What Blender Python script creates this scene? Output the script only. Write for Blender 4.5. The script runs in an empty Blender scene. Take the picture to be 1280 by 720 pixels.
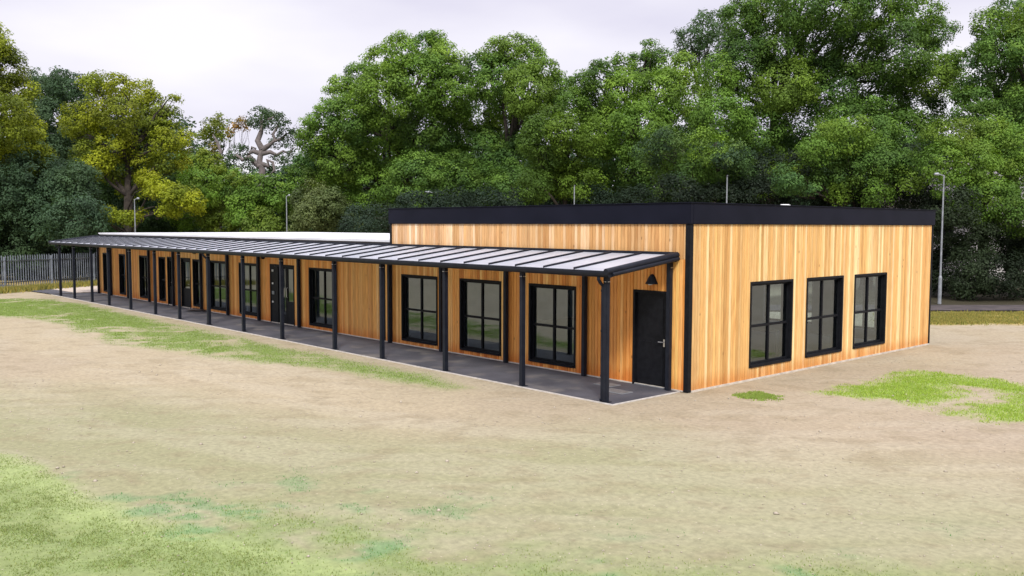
import bpy, bmesh, math, random
import numpy as np
from mathutils import Vector, Matrix
random.seed(7); RNG = np.random.default_rng(11)
S = bpy.context.scene
COL = S.collection

# ------------------------------------------------------------------ camera
F = 1127.7174; PIT = 0.0693; AZ = 2.4024; ROL = 0.0028
CP = np.array([11.3846, -15.3726, 3.5])
fw = np.array([math.cos(AZ)*math.cos(PIT), math.sin(AZ)*math.cos(PIT), -math.sin(PIT)])
r0 = np.array([math.sin(AZ), -math.cos(AZ), 0]); u0 = np.cross(r0, fw)
rt = r0*math.cos(ROL)+u0*math.sin(ROL); up = u0*math.cos(ROL)-r0*math.sin(ROL)
def at(x, y, depth):
    return CP+(fw+rt*(x-640)/F+up*(360-y)/F)*depth
def ground_at(x, y, z=0.0):
    d = fw+rt*(x-640)/F+up*(360-y)/F
    return CP+d*((z-CP[2])/d[2])
cam = bpy.data.cameras.new('camera'); co = bpy.data.objects.new('camera', cam); COL.objects.link(co)
cam.sensor_width = 36; cam.lens = F*36/1280; cam.clip_end = 3000; cam.clip_start = 0.1
co.matrix_world = Matrix(((rt[0], up[0], -fw[0], CP[0]), (rt[1], up[1], -fw[1], CP[1]), (rt[2], up[2], -fw[2], CP[2]), (0, 0, 0, 1)))
S.camera = co

# ------------------------------------------------------------------ helpers
class MB:
    def __init__(s): s.v = []; s.f = []; s.c = []
    def quad(s, a, b, c, d, col=None):
        n = len(s.v); s.v += [tuple(a), tuple(b), tuple(c), tuple(d)]; s.f.append((n, n+1, n+2, n+3)); s.c.append(col)
    def box(s, x0, x1, y0, y1, z0, z1, col=None, bev=0):
        if bev:
            return s.bbox(x0, x1, y0, y1, z0, z1, bev, col)
        n = len(s.v)
        s.v += [(x0, y0, z0), (x1, y0, z0), (x1, y1, z0), (x0, y1, z0), (x0, y0, z1), (x1, y0, z1), (x1, y1, z1), (x0, y1, z1)]
        for f in ((0, 3, 2, 1), (4, 5, 6, 7), (0, 1, 5, 4), (1, 2, 6, 5), (2, 3, 7, 6), (3, 0, 4, 7)):
            s.f.append(tuple(n+i for i in f)); s.c.append(col)
    def bbox(s, x0, x1, y0, y1, z0, z1, b, col=None):
        bm = bmesh.new(); bmesh.ops.create_cube(bm, size=1)
        for v in bm.verts:
            v.co = ((x0+x1)/2+v.co.x*(x1-x0), (y0+y1)/2+v.co.y*(y1-y0), (z0+z1)/2+v.co.z*(z1-z0))
        bmesh.ops.bevel(bm, geom=bm.edges[:], offset=b, segments=2, affect='EDGES')
        n = len(s.v); bm.verts.index_update()
        s.v += [tuple(v.co) for v in bm.verts]
        for f in bm.faces: s.f.append(tuple(n+v.index for v in f.verts)); s.c.append(col)
        bm.free()
    def tube(s, pts, rad, seg=8, cap=True, col=None):
        pts = [Vector(p) for p in pts]
        if not isinstance(rad, (list, tuple)): rad = [rad]*len(pts)
        n0 = len(s.v); ref = Vector((0.31, 0.17, 0.93))
        for i, p in enumerate(pts):
            t = (pts[min(i+1, len(pts)-1)]-pts[max(i-1, 0)]).normalized()
            a = t.cross(ref)
            if a.length < 1e-3: a = t.cross(Vector((1, 0, 0)))
            a.normalize(); b = t.cross(a)
            for k in range(seg):
                w = 2*math.pi*k/seg
                s.v.append(tuple(p+(a*math.cos(w)+b*math.sin(w))*rad[i]))
        for i in range(len(pts)-1):
            for k in range(seg):
                s.f.append((n0+i*seg+k, n0+i*seg+(k+1) % seg, n0+(i+1)*seg+(k+1) % seg, n0+(i+1)*seg+k)); s.c.append(col)
        if cap:
            s.f.append(tuple(n0+k for k in range(seg))[::-1]); s.c.append(col)
            s.f.append(tuple(n0+(len(pts)-1)*seg+k for k in range(seg))); s.c.append(col)
    def build(s, name, mat, parent=None, smooth=False):
        me = bpy.data.meshes.new(name); me.from_pydata(s.v, [], s.f); me.materials.append(mat)
        if any(c is not None for c in s.c):
            at_ = me.attributes.new('col', 'FLOAT_COLOR', 'FACE')
            arr = np.array([(c if c is not None else (1, 1, 1))+(1,) for c in s.c], dtype=np.float32)
            at_.data.foreach_set('color', arr.ravel())
        if smooth:
            me.polygons.foreach_set('use_smooth', [True]*len(me.polygons))
        me.update()
        o = bpy.data.objects.new(name, me); COL.objects.link(o)
        if parent: o.parent = parent
        return o
def tag(o, label=None, cat=None, group=None, kind=None):
    if label: o['label'] = label
    if cat: o['category'] = cat
    if group: o['group'] = group
    if kind: o['kind'] = kind
    return o
def empty(name, loc=(0, 0, 0)):
    o = bpy.data.objects.new(name, None); COL.objects.link(o); o.location = loc; o.empty_display_size = .3
    return o
def world_child(o, root):
    """parts are modelled in world coordinates: shift the mesh into the root's frame"""
    L = root.location
    if o.data and L.length > 0:
        o.data.transform(Matrix.Translation(-L))

# ------------------------------------------------------------------ materials
def mat(name):
    m = bpy.data.materials.new(name); m.use_nodes = True
    nt = m.node_tree; nt.nodes.clear()
    out = nt.nodes.new('ShaderNodeOutputMaterial')
    return m, nt, out
def N(nt, t, **k):
    n = nt.nodes.new(t)
    for a, b in k.items():
        if a in n.inputs: n.inputs[a].default_value = b
        else: setattr(n, a, b)
    return n
def L(nt, a, b): nt.links.new(a, b)
def bsdf(nt, out, **k):
    n = nt.nodes.new('ShaderNodeBsdfPrincipled')
    for a, b in k.items(): n.inputs[a.replace('_', ' ')].default_value = b
    L(nt, n.outputs[0], out.inputs[0]); return n
def noisemix(nt, c1, c2, scale, detail=4, vec=None, lo=.35, hi=.65):
    t = N(nt, 'ShaderNodeTexNoise'); t.inputs['Scale'].default_value = scale; t.inputs['Detail'].default_value = detail
    if vec is not None: L(nt, vec, t.inputs['Vector'])
    r = N(nt, 'ShaderNodeMapRange'); r.inputs[1].default_value = lo; r.inputs[2].default_value = hi
    L(nt, t.outputs[0], r.inputs[0])
    m = N(nt, 'ShaderNodeMix', data_type='RGBA'); L(nt, r.outputs[0], m.inputs[0])
    for i, c in ((6, c1), (7, c2)):
        if isinstance(c, tuple): m.inputs[i].default_value = c+(1,)
        else: L(nt, c, m.inputs[i])
    return m.outputs[2], t
def simple(name, c1, c2, scale, rough=.5, metal=0., bump=0., detail=5, spec=.5):
    m, nt, out = mat(name); b = bsdf(nt, out, Roughness=rough, Metallic=metal)
    b.inputs['Specular IOR Level'].default_value = spec
    g = N(nt, 'ShaderNodeNewGeometry')
    c, t = noisemix(nt, c1, c2, scale, detail, g.outputs['Position'])
    L(nt, c, b.inputs['Base Color'])
    if bump:
        bp = N(nt, 'ShaderNodeBump'); bp.inputs['Strength'].default_value = bump; bp.inputs['Distance'].default_value = .02
        L(nt, t.outputs[0], bp.inputs['Height']); L(nt, bp.outputs[0], b.inputs['Normal'])
    return m
M = {}
M['black'] = simple('black_powder_coat', (.006, .0065, .009), (.010, .011, .014), 9, .5, spec=.12)
M['fascia'] = simple('dark_navy_fascia', (.006, .007, .014), (.009, .010, .019), 1.2, .5, spec=.08)
M['canopy'] = simple('slate_coloured_aluminium', (.009, .011, .018), (.014, .017, .026), 6, .45, spec=.16)
M['steel'] = simple('galvanised_steel', (.20, .22, .24), (.30, .32, .35), 5, .6, .3)
M['fence'] = simple('weathered_galvanised_pales', (.15, .17, .20), (.24, .27, .31), 3, .55, .3)
M['chrome'] = simple('brushed_steel', (.6, .6, .6), (.7, .7, .7), 30, .3, .9)
M['white'] = simple('white_plastic', (.7, .7, .7), (.78, .78, .78), 30, .4)
M['inner'] = simple('painted_plaster', (.50, .55, .58), (.58, .63, .66), 3, .8)
M['carpet'] = simple('grey_carpet', (.13, .13, .15), (.19, .19, .21), 40, .9)
M['membrane'] = simple('pale_roof_membrane', (.60, .61, .64), (.70, .71, .74), .6, .6)
M['plinth'] = simple('pale_render_strip', (.42, .38, .33), (.60, .55, .48), 4, .9)
M['backing'] = simple('dark_breather_layer', (.012, .010, .008), (.02, .015, .012), 4, .9)
M['kerb'] = simple('pale_concrete_edging', (.40, .38, .35), (.54, .51, .47), 7, .9, bump=.3)
M['cover'] = simple('worn_steel_cover', (.13, .14, .15), (.20, .21, .22), 12, .55, .3)
M['table'] = simple('pale_laminate', (.45, .42, .38), (.5, .47, .43), 3, .5)
M['house'] = simple('pale_render', (.42, .40, .40), (.52, .50, .50), 1, .9)
M['houseroof'] = simple('grey_roof_slate', (.14, .13, .14), (.22, .20, .21), 2, .8)

# cedar cladding: one tint per board (face attribute), grain and knots in world space
m, nt, out = mat('cedar_boards'); b = bsdf(nt, out, Roughness=.55); b.inputs['Specular IOR Level'].default_value = .25
a = N(nt, 'ShaderNodeAttribute', attribute_name='col')
g = N(nt, 'ShaderNodeNewGeometry')
sc = N(nt, 'ShaderNodeVectorMath', operation='MULTIPLY'); sc.inputs[1].default_value = (1, 1, .045); L(nt, g.outputs['Position'], sc.inputs[0])
ad = N(nt, 'ShaderNodeVectorMath', operation='ADD'); L(nt, sc.outputs[0], ad.inputs[0])
sepc = N(nt, 'ShaderNodeSeparateColor'); L(nt, a.outputs['Color'], sepc.inputs[0])
off = N(nt, 'ShaderNodeVectorMath', operation='SCALE'); off.inputs[3].default_value = 37.0; L(nt, a.outputs['Color'], off.inputs[0])
L(nt, off.outputs[0], ad.inputs[1])
gr = N(nt, 'ShaderNodeTexNoise'); gr.inputs['Scale'].default_value = 55; gr.inputs['Detail'].default_value = 4; L(nt, ad.outputs[0], gr.inputs['Vector'])
grr = N(nt, 'ShaderNodeMapRange'); grr.inputs[1].default_value = .3; grr.inputs[2].default_value = .7; grr.inputs[3].default_value = .80; grr.inputs[4].default_value = 1.15
L(nt, gr.outputs[0], grr.inputs[0])
mul = N(nt, 'ShaderNodeVectorMath', operation='SCALE'); L(nt, a.outputs['Color'], mul.inputs[0]); L(nt, grr.outputs[0], mul.inputs[3])
# long blotches
sc2 = N(nt, 'ShaderNodeVectorMath', operation='MULTIPLY'); sc2.inputs[1].default_value = (1, 1, .16); L(nt, g.outputs['Position'], sc2.inputs[0])
ad2 = N(nt, 'ShaderNodeVectorMath', operation='ADD'); L(nt, sc2.outputs[0], ad2.inputs[0]); L(nt, off.outputs[0], ad2.inputs[1])
bl = N(nt, 'ShaderNodeTexNoise'); bl.inputs['Scale'].default_value = 9; bl.inputs['Detail'].default_value = 3; L(nt, ad2.outputs[0], bl.inputs['Vector'])
blr = N(nt, 'ShaderNodeMapRange'); blr.inputs[1].default_value = .52; blr.inputs[2].default_value = .74; blr.inputs[4].default_value = .55; L(nt, bl.outputs[0], blr.inputs[0])
mx = N(nt, 'ShaderNodeMix', data_type='RGBA', blend_type='MULTIPLY'); L(nt, blr.outputs[0], mx.inputs[0]); L(nt, mul.outputs[0], mx.inputs[6]); mx.inputs[7].default_value = (.74, .55, .42, 1)
# knots
sc3 = N(nt, 'ShaderNodeVectorMath', operation='MULTIPLY'); sc3.inputs[1].default_value = (1, 1, .5); L(nt, g.outputs['Position'], sc3.inputs[0])
vo = N(nt, 'ShaderNodeTexVoronoi'); vo.inputs['Scale'].default_value = 3.2; L(nt, sc3.outputs[0], vo.inputs['Vector'])
kr = N(nt, 'ShaderNodeMapRange'); kr.inputs[1].default_value = .035; kr.inputs[2].default_value = .075; kr.inputs[3].default_value = .7; kr.inputs[4].default_value = 0; L(nt, vo.outputs[0], kr.inputs[0])
kx = N(nt, 'ShaderNodeMix', data_type='RGBA'); L(nt, kr.outputs[0], kx.inputs[0]); L(nt, mx.outputs[2], kx.inputs[6]); kx.inputs[7].default_value = (.17, .075, .028, 1)
# splash staining near the ground
sp = N(nt, 'ShaderNodeSeparateXYZ'); L(nt, g.outputs['Position'], sp.inputs[0])
sn = N(nt, 'ShaderNodeMath', operation='MULTIPLY_ADD'); sn.inputs[1].default_value = .55; L(nt, bl.outputs[0], sn.inputs[0]); L(nt, sp.outputs[2], sn.inputs[2])
sr = N(nt, 'ShaderNodeMapRange'); sr.inputs[1].default_value = .36; sr.inputs[2].default_value = .62; sr.inputs[3].default_value = .8; sr.inputs[4].default_value = 0; L(nt, sn.outputs[0], sr.inputs[0])
sx = N(nt, 'ShaderNodeMix', data_type='RGBA', blend_type='MULTIPLY'); L(nt, sr.outputs[0], sx.inputs[0]); L(nt, kx.outputs[2], sx.inputs[6]); sx.inputs[7].default_value = (.84, .58, .42, 1)
L(nt, sx.outputs[2], b.inputs['Base Color'])
bp = N(nt, 'ShaderNodeBump'); bp.inputs['Strength'].default_value = .15; bp.inputs['Distance'].default_value = .004; L(nt, gr.outputs[0], bp.inputs['Height']); L(nt, bp.outputs[0], b.inputs['Normal'])
M['cedar'] = m

# window glass: clear pane with its own mirror layer
m, nt, out = mat('window_glass')
fr = N(nt, 'ShaderNodeFresnel'); fr.inputs[0].default_value = 2.45
gl = N(nt, 'ShaderNodeBsdfGlossy'); gl.inputs['Roughness'].default_value = .015; gl.inputs['Color'].default_value = (.80, .93, 1, 1)
tr = N(nt, 'ShaderNodeBsdfTransparent'); tr.inputs[0].default_value = (.66, .76, .80, 1)
mxs = N(nt, 'ShaderNodeMixShader'); L(nt, fr.outputs[0], mxs.inputs[0]); L(nt, tr.outputs[0], mxs.inputs[1]); L(nt, gl.outputs[0], mxs.inputs[2]); L(nt, mxs.outputs[0], out.inputs[0])
M['glass'] = m
# opal roof sheet
m, nt, out = mat('opal_polycarbonate')
pb = nt.nodes.new('ShaderNodeBsdfPrincipled'); pb.inputs['Base Color'].default_value = (.78, .80, .86, 1); pb.inputs['Roughness'].default_value = .3
tl = N(nt, 'ShaderNodeBsdfTranslucent'); tl.inputs[0].default_value = (.80, .82, .84, 1)
mxs = N(nt, 'ShaderNodeMixShader'); mxs.inputs[0].default_value = .52; L(nt, pb.outputs[0], mxs.inputs[1]); L(nt, tl.outputs[0], mxs.inputs[2]); L(nt, mxs.outputs[0], out.inputs[0])
g = N(nt, 'ShaderNodeNewGeometry'); c_, t_ = noisemix(nt, (.66, .69, .77), (.78, .80, .88), 1.4, 3, g.outputs['Position']); L(nt, c_, pb.inputs['Base Color'])
M['opal'] = m
# asphalt slab
m, nt, out = mat('dark_tarmac'); b = bsdf(nt, out, Roughness=.8)
g = N(nt, 'ShaderNodeNewGeometry')
c1, _ = noisemix(nt, (.040, .041, .052), (.082, .081, .096), .9, 6, g.outputs['Position'])
c2, t2 = noisemix(nt, c1, (.13, .13, .15), 60, 3, g.outputs['Position'], .55, .85)
c3, _ = noisemix(nt, c2, (.17, .155, .14), 1.3, 6, g.outputs['Position'], .52, .78)
L(nt, c3, b.inputs['Base Color'])
bp = N(nt, 'ShaderNodeBump'); bp.inputs['Strength'].default_value = .4; bp.inputs['Distance'].default_value = .006; L(nt, t2.outputs[0], bp.inputs['Height']); L(nt, bp.outputs[0], b.inputs['Normal'])
M['tarmac'] = m
# leaves
def leafmat(name, gloss=.45):
    m, nt, out = mat(name)
    a = N(nt, 'ShaderNodeAttribute', attribute_name='col')
    p = nt.nodes.new('ShaderNodeBsdfPrincipled'); p.inputs['Roughness'].default_value = gloss; p.inputs['Specular IOR Level'].default_value = .08
    L(nt, a.outputs['Color'], p.inputs['Base Color'])
    t = N(nt, 'ShaderNodeBsdfTranslucent')
    s = N(nt, 'ShaderNodeVectorMath', operation='MULTIPLY'); s.inputs[1].default_value = (1.25, 1.35, .5); L(nt, a.outputs['Color'], s.inputs[0]); L(nt, s.outputs[0], t.inputs[0])
    x = N(nt, 'ShaderNodeMixShader'); x.inputs[0].default_value = .28; L(nt, p.outputs[0], x.inputs[1]); L(nt, t.outputs[0], x.inputs[2]); L(nt, x.outputs[0], out.inputs[0])
    return m
M['leaf'] = leafmat('foliage'); M['grass'] = leafmat('grass_blades', .6)
M['bark'] = simple('bark', (.020, .016, .013), (.055, .044, .036), 3, .95, bump=.8)

# ------------------------------------------------------------------ ground
def fbm(x, y, scale, seed, octv=5, ani=(1, 1)):
    r = np.random.default_rng(seed); tot = np.zeros_like(x, dtype=float); amp = 1; s = 0
    for o in range(octv):
        T = r.random((256, 256)); u = x*scale*ani[0]+17.3*o+500; v = y*scale*ani[1]+9.1*o+500
        i = np.floor(u).astype(int); j = np.floor(v).astype(int); fu = u-i; fv = v-j
        fu = fu*fu*(3-2*fu); fv = fv*fv*(3-2*fv)
        A = T[i % 256, j % 256]; B = T[(i+1) % 256, j % 256]; C = T[i % 256, (j+1) % 256]; D = T[(i+1) % 256, (j+1) % 256]
        tot += amp*((A*(1-fu)+B*fu)*(1-fv)+(C*(1-fu)+D*fu)*fv); s += amp; amp *= .5; scale *= 2.03
    return tot/s
def sdist(px, py, poly):
    """signed distance (negative inside) from points to polygon"""
    P = np.array(poly, float); d = np.full(px.shape, 1e9); ins = np.zeros(px.shape, bool); n = len(P)
    for i in range(n):
        a = P[i]; c = P[(i+1) % n]; e = c-a
        wx, wy = px-a[0], py-a[1]; t = np.clip((wx*e[0]+wy*e[1])/(e@e), 0, 1)
        d = np.minimum(d, np.hypot(wx-e[0]*t, wy-e[1]*t))
        cond = ((a[1] <= py) & (c[1] > py)) | ((c[1] <= py) & (a[1] > py))
        with np.errstate(divide='ignore', invalid='ignore'):
            xi = a[0]+(py-a[1])*e[0]/(e[1] if e[1] != 0 else 1e-9)
        ins ^= cond & (px < xi)
    return np.where(ins, -d, d)
def sm(a, lo, hi):
    t = np.clip((a-lo)/(hi-lo), 0, 1); return t*t*(3-2*t)
def G(*pp): return [tuple(ground_at(*q)[:2]) for q in pp]
ZONES = dict(
    strip=G((-60, 372), (60, 374), (110, 381), (250, 412), (400, 442), (500, 462), (590, 484), (560, 486), (470, 471), (380, 456), (330, 452), (240, 440), (150, 428), (60, 400), (-60, 392)),
    right=G((1048, 492), (1075, 484), (1120, 470), (1145, 465), (1200, 470), (1290, 483), (1300, 530), (1240, 524), (1198, 516), (1215, 508), (1262, 505), (1272, 492), (1230, 484), (1190, 484), (1180, 500), (1150, 507), (1110, 500)),
    spot=G((930, 494), (945, 491.5), (962, 495), (948, 497.5)),
    lower=G((-200, 540), (0, 566), (60, 590), (110, 622), (200, 660), (330, 688), (450, 712), (600, 780), (-500, 1000)),
    lower2=G((-100, 590), (60, 615), (200, 640), (330, 625), (480, 628), (640, 660), (800, 686), (1000, 690), (1400, 700), (1400, 1200), (-600, 1200)),
    edge=G((-200, 545), (0, 568), (60, 590), (110, 618), (200, 652), (330, 682), (450, 706), (430, 716), (320, 700), (190, 672), (95, 640), (40, 606), (-200, 575)),
    olive=G((-300, 470), (200, 500), (500, 540), (800, 545), (1100, 590), (1500, 600), (1500, 1300), (-600, 1300)),
    far=G((1100, 391), (1400, 391), (1400, 407), (1100, 406)),
    farleft=G((-200, 345), (122, 345), (122, 357), (-200, 360)),
)
def masks(x, y):
    n1 = fbm(x, y, .55, 1, 5); n2 = fbm(x, y, 2.2, 2, 4); n3 = fbm(x, y, 6, 3, 3)
    w = (n1-.5)*2.2; w2 = (n2-.5)*1.4; w3 = (n3-.5)
    Z = {k: sdist(x, y, v) for k, v in ZONES.items()}
    # along-view streaks: vehicles and rollers ran across the view
    ux = x*.66+y*.75; vy = -x*.75+y*.66
    rr = np.hypot(x+9, y-10); th = np.arctan2(y-10, x+9)
    st = .65*fbm(th*5+w*.12, rr*1.5+w*.25, 1.0, 5, 5)+.35*fbm(ux*.3, vy*3.0, 1.0, 6, 4)
    streak = sm(st, .44, .62)
    strip = sm(-(Z['strip']+w*.5+w2*.35), -.45, .40)*sm(n2*.5+n1*.5+.35*(st-.5), .24, .56)
    right = sm(-(Z['right']+w2*.8+w3*.8), -.55, .40)*(.55+.6*n3)
    spot = sm(-(Z['spot']+w2*.3+w3*.4), -.3, .15)*.8
    lower = sm(-(Z['lower']+w2*.4+w3*.3), -.25, .35)
    lower2 = sm(-(Z['lower2']+w*.8+w2*.8), -.5, .9)*sm(n2*.6+n3*.4, .28, .60)
    edge = sm(-(Z['edge']+w2*.3), -.2, .12)
    em = sm(fbm(x, y, 1.5, 8, 4), .57, .68)*sm(n3, .40, .60)*sm(-(Z['lower2']+w), -1.8, .3)*(1-lower)
    olive = sm(-(Z['olive']+w), -2.5, 2.5)
    far = sm(-(Z['far']+w2*.4), -.4, .4); fl = sm(-(Z['farleft']+w2*.4), -.4, .4)
    green = np.clip(np.maximum.reduce([strip, spot, lower*.62, lower2*.40]), 0, 1)
    return dict(green=green, right=right, em=em, olive=olive, dry=np.maximum(far, fl), streak=streak, edge=edge, n=n2, strip=strip, lower=lower, lower2=lower2)
def axis(lo, hi, step, far):
    a = list(np.arange(lo, hi+1e-6, step)); q = step; c = a[-1]
    while c < far: q *= 1.35; c += q; a.append(c)
    q = step; c = a[0]
    while c > -far: q *= 1.35; c -= q; a.insert(0, c)
    return np.array(a)
gx = axis(-48, 14, .16, 900); gy = axis(-15, 27, .16, 900)
X, Y = np.meshgrid(gx, gy, indexing='ij'); nx, ny = X.shape
K = masks(X, Y)
near = sm(np.hypot(X-0, Y-0), 0, 1)
flat = (sdist(X, Y, [(-60, -2.6), (.8, -2.6), (.8, 13), (-60, 13)]))
Z = (fbm(X, Y, .25, 21, 3)-.5)*.16*sm(flat, 0, 4)+(fbm(X, Y, 1.6, 22, 4)-.5)*.035*sm(flat, 0, 1)-.012+(K['streak']-.5)*.012*sm(flat, 0, 1)
Z = np.where(np.hypot(X, Y) > 120, -.05, Z)
idx = np.arange(nx*ny).reshape(nx, ny)
quads = np.stack([idx[:-1, :-1], idx[1:, :-1], idx[1:, 1:], idx[:-1, 1:]], -1).reshape(-1, 4)
def raw_mesh(name, V, Q, mt, parent=None, cols=None, smooth=False, dom='FACE'):
    me = bpy.data.meshes.new(name); k = Q.shape[1]
    me.vertices.add(len(V)); me.vertices.foreach_set('co', V.astype(np.float32).ravel())
    me.loops.add(Q.size); me.loops.foreach_set('vertex_index', Q.astype(np.int32).ravel())
    me.polygons.add(len(Q)); me.polygons.foreach_set('loop_start', np.arange(0, Q.size, k, dtype=np.int32))
    me.update(calc_edges=True)
    if smooth: me.polygons.foreach_set('use_smooth', np.ones(len(Q), bool))
    if cols is not None:
        a = me.attributes.new('col', 'FLOAT_COLOR', dom)
        a.data.foreach_set('color', np.concatenate([cols, np.ones((len(cols), 1))], 1).astype(np.float32).ravel())
    me.materials.append(mt)
    o = bpy.data.objects.new(name, me); COL.objects.link(o)
    if parent: o.parent = parent
    return o
def mixc(c, col, w): return c*(1-w[..., None])+np.array(col)*w[..., None]
nA = fbm(X, Y, .16, 31, 5)
C = np.zeros(X.shape+(3,))+np.array((.345, .292, .198))
C = mixc(C, (.310, .255, .185), sm(nA, .42, .62)*.45)
C = mixc(C, (.310, .252, .195), sm(X, 0, 6)*sm(Y, -8, 2)*.6)
C = mixc(C, (.250, .250, .140), K['olive']*.88)
C = mixc(C, (.420, .380, .295), K['streak']*.22)
C = mixc(C, (.225, .185, .115), sm(fbm(X, Y, 3.0, 33, 4), .56, .72)*.40)
C = mixc(C, (.18, .245, .075), K['strip']*.85)
C = mixc(C, (.215, .265, .100), K['lower']*.85)
C = mixc(C, (.195, .255, .095), np.clip(K['lower2'], 0, 1)*.8)
C = mixc(C, (.300, .370, .150), K['edge']*.5)
C = mixc(C, (.25, .35, .075), np.clip(K['right'], 0, 1)*.9)
C = mixc(C, (.20, .27, .06), K['green']*sm(K['n'], .62, .8)*.4)
C = mixc(C, (.130, .240, .110), K['em']*.62)
C = mixc(C, (.330, .255, .085), K['dry']*.8)
pA = ground_at(1000, 389.5)[:2]; pB = ground_at(1600, 389.5)[:2]; d_ = (pB-pA)/np.linalg.norm(pB-pA); n_ = np.array([-d_[1], d_[0]])
sd_ = (X-pA[0])*n_[0]+(Y-pA[1])*n_[1]
C = mixc(C, (.045, .040, .024), sm(sd_, 2.2, 3.0)*sm(Y, 13, 15)*sm(X, -14, -12))
wood = sm(np.hypot(X-CP[0], Y-CP[1]), 62, 80)
C = mixc(C, (.10, .12, .05), wood*.8)
m, nt, out = mat('dry_soil_and_thin_turf'); b = bsdf(nt, out, Roughness=.95); b.inputs['Specular IOR Level'].default_value = .15
a = N(nt, 'ShaderNodeAttribute', attribute_name='col'); g = N(nt, 'ShaderNodeNewGeometry')
def scaled(nt, src, vec):
    s = N(nt, 'ShaderNodeVectorMath', operation='MULTIPLY'); s.inputs[1].default_value = vec; L(nt, src, s.inputs[0]); return s.outputs[0]
t1 = N(nt, 'ShaderNodeTexNoise'); t1.inputs['Scale'].default_value = 11; t1.inputs['Detail'].default_value = 7; t1.inputs['Roughness'].default_value = .65; L(nt, g.outputs['Position'], t1.inputs['Vector'])
r1 = N(nt, 'ShaderNodeMapRange'); r1.inputs[1].default_value = .3; r1.inputs[2].default_value = .7; r1.inputs[3].default_value = .80; r1.inputs[4].default_value = 1.17; L(nt, t1.outputs[0], r1.inputs[0])
ml = N(nt, 'ShaderNodeVectorMath', operation='SCALE'); L(nt, a.outputs['Color'], ml.inputs[0]); L(nt, r1.outputs[0], ml.inputs[3])
# pebbles and straw flecks
vr = N(nt, 'ShaderNodeTexVoronoi'); vr.inputs['Scale'].default_value = 7; L(nt, g.outputs['Position'], vr.inputs['Vector'])
vv = N(nt, 'ShaderNodeMapRange'); vv.inputs[1].default_value = .05; vv.inputs[2].default_value = .11; vv.inputs[3].default_value = .55; vv.inputs[4].default_value = 0; L(nt, vr.outputs[0], vv.inputs[0])
fm = N(nt, 'ShaderNodeMix', data_type='RGBA'); L(nt, vv.outputs[0], fm.inputs[0]); L(nt, ml.outputs[0], fm.inputs[6]); fm.inputs[7].default_value = (.50, .44, .34, 1)
vr2 = N(nt, 'ShaderNodeTexVoronoi'); vr2.inputs['Scale'].default_value = 2.3; L(nt, g.outputs['Position'], vr2.inputs['Vector'])
vv2 = N(nt, 'ShaderNodeMapRange'); vv2.inputs[1].default_value = .04; vv2.inputs[2].default_value = .12; vv2.inputs[3].default_value = .4; vv2.inputs[4].default_value = 0; L(nt, vr2.outputs[0], vv2.inputs[0])
fm2 = N(nt, 'ShaderNodeMix', data_type='RGBA'); L(nt, vv2.outputs[0], fm2.inputs[0]); L(nt, fm.outputs[2], fm2.inputs[6]); fm2.inputs[7].default_value = (.16, .12, .08, 1)
L(nt, fm2.outputs[2], b.inputs['Base Color'])
bp = N(nt, 'ShaderNodeBump'); bp.inputs['Strength'].default_value = .55; bp.inputs['Distance'].default_value = .03; L(nt, t1.outputs[0], bp.inputs['Height']); L(nt, bp.outputs[0], b.inputs['Normal'])
M['ground'] = m
tag(raw_mesh('ground', np.stack([X, Y, Z], -1).reshape(-1, 3), quads, M['ground'], cols=C.reshape(-1, 3), smooth=True, dom='POINT'), kind='structure')

def gz(x, y):
    i = np.clip(np.searchsorted(gx, x)-1, 0, nx-2); j = np.clip(np.searchsorted(gy, y)-1, 0, ny-2)
    return Z[i, j]
# grass blades where turf grows (nobody could count them)
def blades(name, n, box, dens, h, colr, colspread=.25, width=.006):
    x = RNG.uniform(box[0], box[1], n); y = RNG.uniform(box[2], box[3], n)
    k = masks(x, y); keep = RNG.random(n) < dens(k, x, y)
    keep &= ~((x > -60) & (x < -.1) & (y > -2.25) & (y < 12)); x = x[keep]; y = y[keep]; n = len(x)
    z = gz(x, y)-.003; hh = RNG.uniform(h[0], h[1], n); an = RNG.uniform(0, 6.283, n); ln = RNG.uniform(0.1, .7, n)*hh; la = RNG.uniform(0, 6.283, n)
    w = width*RNG.uniform(.7, 1.5, n)
    dx, dy = np.cos(an)*w, np.sin(an)*w
    a = np.stack([x-dx, y-dy, z], -1); b_ = np.stack([x+dx, y+dy, z], -1)
    t = np.stack([x+np.cos(la)*ln, y+np.sin(la)*ln, z+hh], -1)
    V = np.stack([a, b_, t], 1).reshape(-1, 3); Q = np.arange(3*n).reshape(-1, 3)
    c = np.array(colr)[None]*(1+RNG.uniform(-colspread, colspread, (n, 1)))*(1+RNG.uniform(-.08, .08, (n, 3)))
    return tag(raw_mesh(name, V, Q, M['grass'], cols=c), kind='stuff')
def bx(poly):
    p = np.array(poly); return (max(p[:, 0].min(), -40), min(p[:, 0].max(), 14), max(p[:, 1].min(), -14), min(p[:, 1].max(), 26))
o = blades('grass', 620000, (-6, 9, -14.2, -3.5), lambda k, x, y: np.clip(k['lower']*.85+k['lower2']*.35, 0, 1)*np.clip((k['n']-.3)*2.5, .1, 1), (.010, .028), (.235, .285, .108))
tag(o, 'thin pale green turf across the near edge of the field', 'grass')
o = blades('grass', 330000, (1.4, 8, 1, 8.5), lambda k, x, y: k['right']**1.5*.45, (.015, .05), (.29, .40, .07), .3, .007)
tag(o, 'bright green grass patch right of the building end wall', 'grass')
o = blades('grass', 60000, (.5, 1.8, .2, 1.6), lambda k, x, y: np.clip(k['green'], 0, 1)*.5, (.015, .04), (.25, .34, .08), .3, .008)
tag(o, 'tiny green tuft patch near the building corner', 'grass')
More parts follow.
